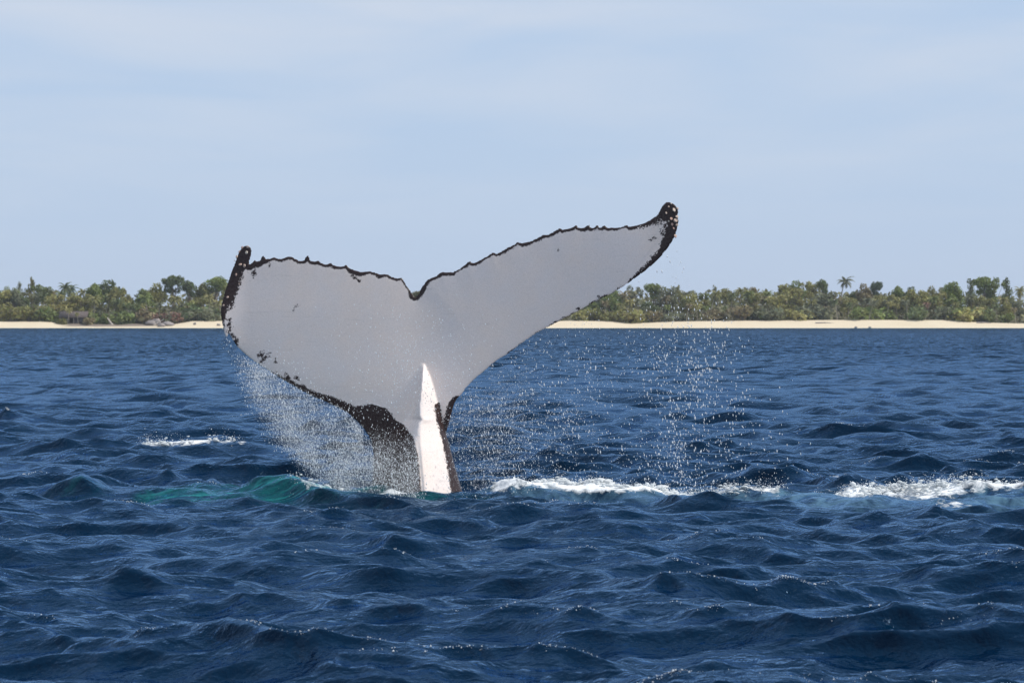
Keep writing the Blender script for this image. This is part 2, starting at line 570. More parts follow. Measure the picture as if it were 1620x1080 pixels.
# ------------------------------------------------------------------ whale
def poly_pts():
    c1 = lambda a: [(320 + x / 4.045, 300 + y / 4.045) for x, y in a]
    c2 = lambda a: [(700 + x / 4.045, 300 + y / 4.045) for x, y in a]
    c3 = lambda a: [(320 + x / 3.682, 520 + y / 3.682) for x, y in a]
    c4 = lambda a: [(560 + x / 4.5, 560 + y / 4.5) for x, y in a]
    # trailing edge, left tip to right tip
    tr = c1([(300, 478), (318, 470), (326, 462), (338, 448), (346, 462), (362, 456), (374, 446), (382, 428), (392, 422), (400, 430), (406, 446),
             (432, 444), (460, 433), (480, 441), (505, 444), (525, 438), (545, 429), (575, 431), (592, 441), (612, 451), (640, 456), (654, 452),
             (660, 434), (670, 423), (682, 424), (687, 446), (702, 458), (722, 461), (742, 454), (752, 460), (768, 472), (800, 479), (828, 470),
             (838, 482), (860, 490), (884, 493), (908, 490), (921, 478), (931, 492), (945, 505), (972, 516), (1010, 527), (1060, 524), (1105, 529),
             (1135, 543), (1165, 541), (1190, 544), (1215, 558), (1250, 569), (1272, 562), (1285, 575), (1302, 605), (1322, 635), (1340, 662),
             (1353, 682), (1366, 690), (1383, 672), (1396, 642), (1412, 612), (1430, 590), (1446, 574), (1465, 566), (1490, 557), (1520, 534),
             (1548, 523), (1580, 527), (1610, 530)])
    tr += c2([(12, 529), (40, 530), (70, 524), (92, 517), (112, 506), (132, 490), (150, 478), (164, 462), (178, 458), (186, 468), (202, 470),
              (225, 461), (245, 448), (270, 434), (300, 417), (316, 404), (330, 404), (345, 410), (368, 402), (392, 389), (410, 374), (430, 366),
              (460, 351), (478, 336), (494, 338), (506, 344), (540, 337), (570, 329), (600, 314), (625, 300), (640, 290), (655, 290), (672, 290),
              (695, 279), (725, 262), (745, 248), (758, 250), (768, 258), (800, 252), (822, 246), (840, 238), (854, 226), (862, 230), (866, 243),
              (888, 247), (908, 244), (924, 231), (940, 224), (943, 238), (955, 246), (970, 245), (982, 230), (996, 229), (1004, 242), (1016, 244),
              (1026, 233), (1042, 229), (1050, 242), (1062, 247), (1100, 245), (1128, 243), (1150, 239), (1166, 228), (1184, 229), (1198, 238),
              (1225, 233), (1250, 227), (1285, 217), (1312, 204), (1340, 188), (1362, 173)])
    # right tip and right leading edge down to the stock
    ld_r = c2([(1385, 148), (1398, 122), (1412, 96), (1428, 82), (1450, 80), (1472, 88), (1490, 100), (1503, 122), (1510, 142), (1503, 160),
               (1506, 180), (1511, 202), (1504, 225), (1501, 250), (1490, 290), (1470, 330), (1440, 375), (1400, 425), (1360, 465), (1310, 510),
               (1260, 545), (1200, 590), (1140, 630), (1080, 665), (1000, 702), (930, 742), (860, 781), (790, 817), (700, 865), (600, 917),
               (500, 986), (420, 1048)])
    ld_r += c4([(1020, 40), (940, 108), (850, 183), (795, 243), (765, 285), (728, 322), (708, 370), (692, 430), (676, 490), (664, 530)])
    ld_r += [(705.5, 686), (711, 703), (718, 730), (725, 755), (732, 780), (742, 820), (756, 880), (768, 930)]
    # bottom, below the water
    bot = [(700, 935), (640, 935), (580, 930)]
    ld_l = [(566, 880), (580, 820), (587, 780), (590, 745), (591, 718), (588, 698)]
    ld_l += c3([(955, 600), (905, 538), (840, 484), (780, 453), (720, 424), (660, 400), (600, 372), (550, 343), (500, 313), (450, 284), (400, 252),
                (340, 214), (290, 180), (245, 142), (205, 105), (178, 65), (155, 25)])
    ld_l += c1([(152, 950), (140, 905), (131, 868), (124, 830), (119, 795), (119, 765), (124, 735), (136, 690), (150, 640), (163, 598), (176, 560),
                (190, 520), (205, 482), (216, 450), (226, 424), (236, 400), (246, 384), (258, 370), (272, 361), (288, 359), (302, 365), (312, 376),
                (316, 392), (312, 415), (308, 436), (300, 458)])
    return tr, ld_r, bot, ld_l


def seg_dist(P, poly, closed=False, chunk=40000):
    A = np.array(poly, float)
    B = np.roll(A, -1, 0) if closed else A[1:]
    if not closed:
        A = A[:-1]
    d = B - A
    dd = (d ** 2).sum(1)
    out = np.empty(len(P))
    near = np.empty((len(P), 2))
    for s in range(0, len(P), chunk):
        p = P[s:s + chunk]
        t = ((p[:, None, :] - A[None]) * d[None]).sum(2) / dd[None]
        t = np.clip(t, 0, 1)
        q = A[None] + t[:, :, None] * d[None]
        e = ((p[:, None, :] - q) ** 2).sum(2)
        j = e.argmin(1)
        r = np.arange(len(p))
        out[s:s + chunk] = np.sqrt(e[r, j])
        near[s:s + chunk] = q[r, j]
    return out, near


def inside_poly(P, poly):
    A = np.array(poly, float)
    B = np.roll(A, -1, 0)
    c = np.zeros(len(P), bool)
    x, y = P[:, 0], P[:, 1]
    for (x1, y1), (x2, y2) in zip(A, B):
        if y1 == y2:
            continue
        m = ((y1 > y) != (y2 > y)) & (x < (x2 - x1) * (y - y1) / (y2 - y1) + x1)
        c ^= m
    return c


TR, LDR, BOT, LDL = poly_pts()


def roughen(pts, seed, sd):
    """small nicks along the trailing edge"""
    r = random.Random(seed)
    out = [pts[0]]
    for a, b in zip(pts[:-1], pts[1:]):
        ln = math.hypot(b[0] - a[0], b[1] - a[1])
        n = max(1, int(ln / 3.2))
        for i in range(1, n + 1):
            t = i / n
            o = r.gauss(0, sd) if i < n else 0
            out.append((a[0] + (b[0] - a[0]) * t, a[1] + (b[1] - a[1]) * t + o - (abs(o) * 0.5 if r.random() < .3 else 0)))
    return out


TR = roughen(TR, 4, 0.65)
OUTLINE = TR + LDR + BOT + LDL
M_PX = D / F_PX

KEEL_Y = [575, 583, 600, 620, 645, 658, 664, 670, 680, 700, 730, 775, 830, 935]
KEEL_X = [671, 670, 668, 666, 663.3, 663.6, 666.6, 662.4, 661, 661, 664, 668, 674, 684]
KEEL_A = [0.0, 0.05, 0.14, 0.20, 0.255, 0.275, 0.272, 0.29, 0.31, 0.34, 0.38, 0.44, 0.48, 0.5]
KEEL_R = [672, 675, 682, 688, 694, 697, 698, 700, 702.5, 709.5, 718, 731, 744, 768]
KEEL_L = [664, 662, 659, 656, 650, 645, 642, 636, 622, 598, 589, 586, 578, 566]


def whale_mid(px, py):
    """depth offset (metres, minus = towards the camera) of the middle surface of the tail"""
    u = (px - 668) * M_PX
    v = (600 - py) * M_PX
    y = -0.12 * u
    soft = lambda t, w: w * np.log1p(np.exp(np.clip(t / w, -40, 40)))
    y = y + 0.08 * soft(v + 0.35, 0.12) - 0.004 * soft(v, 0.15) ** 2 - 0.10 * soft(-v - 0.45, 0.12)
    # gentle cupping of both lobes towards the camera
    y = y - 0.012 * u ** 2
    # the end of the left lobe folds round to the camera
    s = np.clip((394 - px) / 44.0, 0, 1.2)
    y = y - 0.03 * s ** 2.0
    # right end sweeps back a little
    s = np.clip((px - 960) / 110.0, 0, 1.2)
    y = y + 0.03 * s ** 2
    # centre line furrow: shallow
    y = y + 0.012 * np.exp(-(u / 0.4) ** 2) * sstep(-0.2, 0.5, v)
    return y


def build_whale():
    s = 1.6
    xs = np.arange(344, 1082, s)
    ys = np.arange(314, 938, s)
    gx, gy = np.meshgrid(xs, ys)
    P = np.stack([gx.ravel(), gy.ravel()], 1)
    ins = inside_poly(P, OUTLINE)
    # only look at points near the outline's inside
    d, near = np.full(len(P), 99.0), P.copy()
    g = ins.reshape(gx.shape)
    eb = np.zeros_like(g)
    eb[1:-1, 1:-1] = (g[1:-1, 1:-1] != g[:-2, 1:-1]) | (g[1:-1, 1:-1] != g[2:, 1:-1]) | (g[1:-1, 1:-1] != g[1:-1, :-2]) | (g[1:-1, 1:-1] != g[1:-1, 2:])
    for _ in range(2):
        e2 = eb.copy()
        e2[1:] |= eb[:-1]; e2[:-1] |= eb[1:]; e2[:, 1:] |= eb[:, :-1]; e2[:, :-1] |= eb[:, 1:]
        eb = e2
    k = np.flatnonzero(eb.ravel())
    d[k], near[k] = seg_dist(P[k], OUTLINE, True)
    sd = np.where(ins, d, -d)
    snap = np.abs(sd) < 0.5 * s
    P2 = P.copy()
    P2[snap] = near[snap]
    ok = snap | ins
    ny, nx = gx.shape
    i = (np.arange(ny - 1)[:, None] * nx + np.arange(nx - 1)[None, :]).ravel()
    a, b, c, e = i, i + 1, i + 1 + nx, i + nx
    par = ((i // nx + i % nx) % 2 == 0)[:, None]
    t1 = np.where(par, np.stack([a, b, c], 1), np.stack([a, b, e], 1))
    t2 = np.where(par, np.stack([a, c, e], 1), np.stack([b, c, e], 1))
    T = np.concatenate([t1, t2])
    T = T[ok[T].all(1) & ~snap[T].all(1)]
    used = np.unique(T)
    remap = -np.ones(len(P), int)
    remap[used] = np.arange(len(used))
    T = remap[T]
    Q = P2[used]
    bnd = snap[used]
    px, py = Q[:, 0], Q[:, 1]
    dT, _ = seg_dist(Q, TR)
    dLr, _ = seg_dist(Q, LDR)
    dLl, _ = seg_dist(Q, LDL)
    dL = np.minimum(dLr, dLl)
    ch = np.maximum(dT + dL, 1e-3)
    u = dT / ch
    half = 0.115 * np.minimum(ch * M_PX, 1.3) * np.clip(u, 0, 1) ** 0.75 * np.sqrt(np.clip(1 - u, 0, 1)) * 2.0
    # thin rounded rim so that the trailing edge has a real thickness
    rim = 0.011 * np.sqrt(np.clip(np.minimum(dT, dL) / 2.5, 0, 1))
    half = half + rim
    # stock of the tail
    wL = np.interp(py, KEEL_Y, KEEL_L)
    wR = np.interp(py, KEEL_Y, KEEL_R)
    xk = np.interp(py, KEEL_Y, KEEL_X)
    Ak = np.interp(py, KEEL_Y, KEEL_A)
    xc, hw = (wL + wR) / 2, (wR - wL) / 2
    ell = np.sqrt(np.clip(1 - ((px - xc) / hw) ** 2, 0, 1))
    wst = sstep(640, 720, py)
    back = half * (1 - wst) + (0.30 * ell + 0.0) * wst
    front = 0.16 * half * (1 - wst) + 0.05 * ell * wst
    # keel on the near side: sharp crest, full flanks
    tr_ = np.clip(1 - (px - xk) / np.maximum(wR - xk, 2), 0, 1)
    tl_ = np.clip(1 - (xk - px) / np.maximum(xk - wL, 2), 0, 1)
    tent = np.where(px >= xk, tr_ ** 0.88, tl_ ** (0.95 + 0.7 * (1 - sstep(655, 720, py))))
    tent = tent - 0.08 * np.exp(-((px - xk) / 3.0) ** 2)
    front = front + Ak * np.clip(tent, 0, 1)
    # gentle undulation of the skin
    und = 0.0012 * (vnoise(px * 0.02, py * 0.02, 12) - 0.5)
    mid = whale_mid(px, py)
    # stock leans towards the camera as it goes down
    yF = mid - np.where(bnd, 0, front) + und * (~bnd)
    yB = mid + np.where(bnd, 0, back) + und * (~bnd)
    n = len(Q)
    back_idx = np.arange(n)
    ib = np.where(~bnd)[0]
    back_idx[ib] = n + np.arange(len(ib))
    Yf, Yb = D + yF, (D + yB)[ib]
    x1, _, z1 = at(px, py, Yf)
    x2, _, z2 = at(px[ib], py[ib], Yb)
    V = np.concatenate([np.stack([x1, Yf, z1], 1), np.stack([x2, Yb, z2], 1)])
    TF = T[:, ::1]
    TB = back_idx[T][:, ::-1]
    # --- pigment, in pixels of black margin (positive = black)
    pig = np.full(n, -30.0)
    w_tr = np.interp(px, [390, 410, 440, 500, 560, 640, 652, 668, 690, 760, 850, 930, 1000, 1030, 1045],
                     [9, 9, 7, 6.0, 7.5, 5.0, 9, 9, 6.5, 6.0, 6.0, 6.5, 6.5, 9, 14])
    w_tr = w_tr * (0.48 + 0.65 * vnoise(px * 0.07, py * 0.07 + 9, 23))
    pig = np.maximum(pig, w_tr - dT)
    # leading edge of the right lobe
    dR, _ = seg_dist(Q, LDR[:32])
    w_r = np.interp(px, [700, 900, 930, 1000, 1010, 1040, 1050, 1064, 1075], [1.2, 1.8, 1.5, 3.2, 6, 10, 16, 22, 26])
    w_r = w_r + np.where((px < 1000), 2.6 * (vnoise(px * 0.09, py * 0.09, 21) - 0.62) * 3, 0)
    pig = np.maximum(pig, w_r - dR)
    pig = np.maximum(pig, 20 - np.hypot(px - 1058, (py - 330) * 0.8))
    # fold of the left end
    bx = np.interp(py, [385, 421, 428, 453, 473, 488, 510, 522], [402, 397, 386, 379, 371, 360, 355, 352])
    pig = np.maximum(pig, np.where((py < 524) & (px < 400), bx - px, -30))
    # blotches on the lower left margin
    dl, _ = seg_dist(Q, LDL)
    for (cx, cy, rx, ry, an) in ((363, 522, 3, 5, .3), (368, 531, 4, 3, .6), (373, 540, 3, 6, .1), (362, 512, 2, 5, .2), (413, 560, 4.5, 3.5, -.5), (418, 567, 7, 3, -.7),
                                 (436, 571, 2, 2, 0), (401, 432, 2.6, 5.5, .4), (467, 486, 0.8, 3.2, .5), (469.5, 484, 2.4, .8, .2), (562, 440, 4, 2, .3), (568, 444, 3.5, 2, .2),
                                 (558, 436, 3, 2, 0), (427, 419, 1.2, 3, 0.3), (883.5, 396, 1.1, 1.1, 0), (1032, 378.5, 2.4, 1.4, -.4), (946.5, 469, 1.4, 1.4, 0),
                                 (914, 488, 3, 1.5, -.5), (1037, 407, 7, 6, -.8), (1049, 366, 3.5, 5, .2), (1054, 357, 3, 5, 0), (1046, 352, 2.2, 3.5, .5),
                                 (1056, 376, 3, 5, .3), (1047, 392, 4, 3, -.8), (1050, 345, 8, 5, 0), (455, 597, 5, 3, .6), (470, 598, 4, 2.5, .2), (480, 612, 5, 3, .5), (452, 592, 3, 2, .5),
                                 (372, 458, 2.5, 9, .35), (366, 482, 2.5, 8, .4)):
        ca, sa = math.cos(an), math.sin(an)
        ex = (px - cx) * ca + (py - cy) * sa
        ey = -(px - cx) * sa + (py - cy) * ca
        pig = np.maximum(pig, (1 - np.hypot(ex / rx, ey / ry)) * min(rx, ry) + 0.4)
    w_l = np.interp(px, [350, 425, 432, 460, 500, 560, 590, 640], [-3, -3, 3, 6, 9, 15, 22, 30])
    pig = np.maximum(pig, np.where((px > 352) & (py > 524), w_l - dl, -30))
    # left flank of the stock
    fx = np.interp(py, [630, 646, 655, 665, 672, 690, 712, 745, 780, 940], [560, 612, 620, 626, 640, 653, 660, 664, 667, 680])
    fl = np.where((py > 632) & (px < xk), np.minimum(fx - px, (py - 636) * 1.2 - np.clip((600 - px) * 0.2, 0, 8)), -30)
    pig = np.maximum(pig, fl)
    # right root of the right lobe
    pig = np.maximum(pig, np.where((py > 626) & (py < 700) & (px > 697), 9.5 - dR_root(Q) - np.clip(640 - py, 0, 20) * .3, -30))
    # right flank of the keel
    kx = np.interp(py, [634, 640, 665, 690, 720, 750, 775, 940], [700, 686, 690.5, 697, 704, 709, 713, 740])
    pig = np.maximum(pig, np.where((py > 634), np.minimum(np.minimum(px - kx, (py - 634) * 1.0), np.where(py < 684, wR + 3 - px, 30)), -30))
    amp = np.where(dT < 22, 2.2, 3.6)
    amp = np.where((px > 1005) | ((px < 440) & (py > 430)), 7.0, amp)
    pigV = np.concatenate([pig, np.full(len(ib), 30.0)])
    ampV = np.concatenate([amp, np.full(len(ib), 1.0)])
    me = make_mesh('whale_tail', V, np.concatenate([TF, TB]), mat_whale())
    attr(me, 'pig', pigV)
    attr(me, 'pigamp', ampV)
    o = link('humpback_whale', me, label="humpback whale tail raised from the sea, pale underside edged in black", cat="whale")
    return o, (px, py, yF)


def dR_root(Q):
    d, _ = seg_dist(Q, LDR[36:44])
    return d


def mat_whale():
    m, t, out = new_mat("whale_skin")
    b = N(t, 'ShaderNodeBsdfPrincipled', inp={'IOR': 1.38})
    tcn = N(t, 'ShaderNodeTexCoord')
    pg = N(t, 'ShaderNodeAttribute', attribute_name='pig')
    n1 = N(t, 'ShaderNodeTexNoise', inp={'Scale': 42.0, 'Detail': 6.0, 'Roughness': 0.68, 'Distortion': 0.8})
    L(t, tcn.outputs['Object'], n1.inputs['Vector'])
    nr = N(t, 'ShaderNodeMapRange', inp={1: 0.25, 2: 0.75, 3: -1.0, 4: 1.0}, clamp=False)
    L(t, n1.outputs[0], nr.inputs[0])
    pa = N(t, 'ShaderNodeAttribute', attribute_name='pigamp')
    nm = N(t, 'ShaderNodeMath', operation='MULTIPLY')
    L(t, nr.outputs[0], nm.inputs[0])
    L(t, pa.outputs['Fac'], nm.inputs[1])
    ad = N(t, 'ShaderNodeMath', operation='ADD')
    L(t, pg.outputs['Fac'], ad.inputs[0])
    L(t, nm.outputs[0], ad.inputs[1])
    mk = N(t, 'ShaderNodeMapRange', inp={1: -0.5, 2: 0.9, 3: 0.0, 4: 1.0})
    L(t, ad.outputs[0], mk.inputs[0])
    # white skin, faintly mottled pink and grey
    n2 = N(t, 'ShaderNodeTexNoise', inp={'Scale': 2.6, 'Detail': 6.0, 'Roughness': 0.6})
    L(t, tcn.outputs['Object'], n2.inputs['Vector'])
    wc = N(t, 'ShaderNodeMix', data_type='RGBA', inp={6: (0.91, 0.815, 0.775, 1), 7: (0.96, 0.82, 0.735, 1)})
    n2r = N(t, 'ShaderNodeMapRange', inp={1: 0.35, 2: 0.68, 3: 0.0, 4: 1.0})
    L(t, n2.outputs[0], n2r.inputs[0])
    L(t, n2r.outputs[0], wc.inputs[0])
    n3 = N(t, 'ShaderNodeTexNoise', inp={'Scale': 90.0, 'Detail': 3.0})
    L(t, tcn.outputs['Object'], n3.inputs['Vector'])
    n3r = N(t, 'ShaderNodeMapRange', inp={1: 0.3, 2: 0.7, 3: 0.92, 4: 1.04})
    L(t, n3.outputs[0], n3r.inputs[0])
    wm = N(t, 'ShaderNodeVectorMath', operation='SCALE')
    L(t, wc.outputs[2], wm.inputs[0])
    L(t, n3r.outputs[0], wm.inputs['Scale'])
    mr = N(t, 'ShaderNodeMapping', inp={2: (0.0, 0.5, 0.0), 3: (3.0, 3.0, 40.0)})
    L(t, tcn.outputs['Object'], mr.inputs[0])
    n4 = N(t, 'ShaderNodeTexNoise', inp={'Scale': 1.0, 'Detail': 3.0, 'Distortion': 0.5})
    L(t, mr.outputs[0], n4.inputs['Vector'])
    n4r = N(t, 'ShaderNodeMapRange', inp={1: 0.66, 2: 0.78, 3: 1.0, 4: 0.86})
    L(t, n4.outputs[0], n4r.inputs[0])
    wm2 = N(t, 'ShaderNodeVectorMath', operation='SCALE')
    L(t, wm.outputs[0], wm2.inputs[0])
    L(t, n4r.outputs[0], wm2.inputs['Scale'])
    wm = wm2
    bc = N(t, 'ShaderNodeMix', data_type='RGBA', inp={6: (0.018, 0.010, 0.010, 1), 7: (0.060, 0.034, 0.029, 1)})
    L(t, n3.outputs[0], bc.inputs[0])
    c = N(t, 'ShaderNodeMix', data_type='RGBA')
    L(t, mk.outputs[0], c.inputs[0])
    L(t, wm.outputs[0], c.inputs[6])
    L(t, bc.outputs[2], c.inputs[7])
    L(t, c.outputs[2], b.inputs['Base Color'])
    rr = N(t, 'ShaderNodeMapRange', inp={1: 0.3, 2: 0.7, 3: 0.20, 4: 0.36})
    L(t, n1.outputs[0], rr.inputs[0])
    L(t, rr.outputs[0], b.inputs['Roughness'])
    bp = N(t, 'ShaderNodeBump', inp={'Strength': 0.5, 'Distance': 0.0016})
    L(t, n3.outputs[0], bp.inputs['Height'])
    L(t, bp.outputs[0], b.inputs['Normal'])
    L(t, b.outputs[0], out.inputs['Surface'])
    return m


WHALE, WSURF = build_whale()


def whale_front(px, py):
    i = ((WSURF[0] - px) ** 2 + (WSURF[1] - py) ** 2).argmin()
    return D + WSURF[2][i]


def mat_barnacle():
    m, t, out = new_mat("barnacle_shell")
    b = N(t, 'ShaderNodeBsdfPrincipled', inp={'Roughness': 0.6})
    oi = N(t, 'ShaderNodeObjectInfo')
    c = N(t, 'ShaderNodeMix', data_type='RGBA', inp={6: (0.62, 0.56, 0.47, 1), 7: (0.60, 0.36, 0.28, 1)})
    L(t, oi.outputs['Random'], c.inputs[0])
    L(t, c.outputs[2], b.inputs['Base Color'])
    L(t, b.outputs[0], out.inputs['Surface'])
    return m


def build_barnacles():
    r = random.Random(3)
    prof = [(1.0, -0.15), (0.92, 0.25), (0.62, 0.62), (0.42, 0.66), (0.30, 0.30), (0.0, 0.22)]
    k = 9
    v, f = [], []
    for j, (rad, h) in enumerate(prof):
        for i in range(k):
            an = 2 * math.pi * i / k
            w = rad * (1 + (0.10 if i % 2 else -0.06) * (rad > 0.5))
            v.append((w * math.cos(an), w * math.sin(an), h))
    for j in range(len(prof) - 1):
        for i in range(k):
            f.append((j * k + i, j * k + (i + 1) % k, (j + 1) * k + (i + 1) % k, (j + 1) * k + i))
    me = make_mesh('barnacle', v, f, mat_barnacle(), smooth=False)
    spots = [(383, 391.5, 2.8), (378.5, 398, 2.5), (390, 399.5, 3.0), (374.5, 406, 2.6), (386.5, 420.5, 2.6), (380, 418.5, 3.0), (373.5, 434.5, 2.9),
             (378, 449, 1.6), (360, 470, 1.9), (353.5, 483, 1.5), (392, 390.5, 2.3), (371, 412, 1.6),
             (1066.5, 332, 3.3), (1069, 349, 3.2), (1063.5, 355, 3.0), (1058, 327, 2.4), (1068.5, 373.5, 3.4), (1071, 343, 2.5), (1062, 346, 2.2),
             (1066, 361, 2.6), (1054, 337, 1.8), (1071, 356, 2.2), (1062, 322, 2.0), (1072, 330, 2.2), (1058, 350, 1.8)]
    for (px, py, rad) in spots:
        Y = whale_front(px, py) - 0.004
        x, y, z = at(px, py, Y)
        o = link('barnacle', me, parent=WHALE)
        nx = -0.5 if px < 600 else 0.5
        nrm = Vector((nx + r.uniform(-.3, .3), -0.9, 0.35 + r.uniform(-.3, .3)))
        o.rotation_euler = nrm.to_track_quat('Z', 'Y').to_euler()
        o.location = (float(x), float(Y), float(z))
        q = rad * M_PX * r.uniform(0.6, 1.05)
        o.scale = (q * r.uniform(0.8, 1.25), q * r.uniform(0.8, 1.25), q * r.uniform(0.4, 0.8))


build_barnacles()


# ------------------------------------------------------------------ spray and foam
def mat_drop():
    m, t, out = new_mat("spray_water")
    b = N(t, 'ShaderNodeBsdfPrincipled', inp={'Base Color': (0.96, 0.98, 1.0, 1), 'Roughness': 0.15, 'IOR': 1.333})
    tr = N(t, 'ShaderNodeBsdfTranslucent', inp={'Color': (0.94, 0.97, 1.0, 1)})
    mx = N(t, 'ShaderNodeMixShader', inp={0: 0.4})
    L(t, b.outputs[0], mx.inputs[1])
    L(t, tr.outputs[0], mx.inputs[2])
    L(t, mx.outputs[0], out.inputs['Surface'])
    return m


def mat_foam():
    m, t, out = new_mat("foam_white")
    b = N(t, 'ShaderNodeBsdfPrincipled', inp={'Base Color': (0.80, 0.83, 0.84, 1), 'Roughness': 0.6})
    tr = N(t, 'ShaderNodeBsdfTranslucent', inp={'Color': (0.80, 0.84, 0.85, 1)})
    mx = N(t, 'ShaderNodeMixShader', inp={0: 0.3})
    L(t, b.outputs[0], mx.inputs[1])
    L(t, tr.outputs[0], mx.inputs[2])
    L(t, mx.outputs[0], out.inputs['Surface'])
    return m


OCT_V = np.array([(1, 0, 0), (0, 1, 0), (-1, 0, 0), (0, -1, 0), (0, 0, 1), (0, 0, -1)], float)
OCT_F = np.array([(0, 1, 4), (1, 2, 4), (2, 3, 4), (3, 0, 4), (1, 0, 5), (2, 1, 5), (3, 2, 5), (0, 3, 5)])

TET_V = np.array([(1, 0, -0.5), (-0.6, 0.9, -0.5), (-0.6, -0.9, -0.5), (0, 0, 1.1)], float)
TET_F = np.array([(0, 2, 1), (0, 1, 3), (1, 2, 3), (2, 0, 3)])


def scatter(points, rad, stretch, name, mat, label):
    """many small drops as one mesh: points (n,3), rad (n,), stretch (n,) vertical elongation"""
    n = len(points)
    r = np.random.default_rng(n)
    an = r.uniform(0, np.pi, n)
    ca, sa = np.cos(an), np.sin(an)
    bv, bf = (TET_V, TET_F) if name == 'mist' else (OCT_V, OCT_F)
    v = np.repeat(bv[None], n, 0)
    x = v[:, :, 0] * ca[:, None] - v[:, :, 1] * sa[:, None]
    y = v[:, :, 0] * sa[:, None] + v[:, :, 1] * ca[:, None]
    z = v[:, :, 2] * stretch[:, None]
    rad = np.minimum(rad, 0.0056)
    tilt = r.normal(-0.10, 0.12, n)
    x = x + z * tilt[:, None]
    v = np.stack([x, y, z], 2) * rad[:, None, None] + points[:, None, :]
    f = (bf[None] + len(bv) * np.arange(n)[:, None, None]).reshape(-1, 3)
    me = make_mesh(name, v.reshape(-1, 3), f, mat)
    return link(name, me, label=label, cat='spray', kind='stuff')


DROP = mat_drop()
FOAM = mat_foam()


def px_cloud(n, fx, dens, Y0, Y1, r):
    """rejection-sample pixels in box fx=(x0,x1,y0,y1) with density dens(px,py), at depths Y0..Y1 -> world points"""
    got = []
    tot = 0
    while tot < n:
        m = n * 2
        px = r.uniform(fx[0], fx[1], m)
        py = r.uniform(fx[2], fx[3], m)
        k = r.random(m) < dens(px, py)
        got.append(np.stack([px[k], py[k]], 1))
        tot += k.sum()
    p = np.concatenate(got)[:n]
    Y = r.uniform(Y0, Y1, n)
    x, _, z = at(p[:, 0], p[:, 1], Y)
    return np.stack([x, Y, z], 1), p


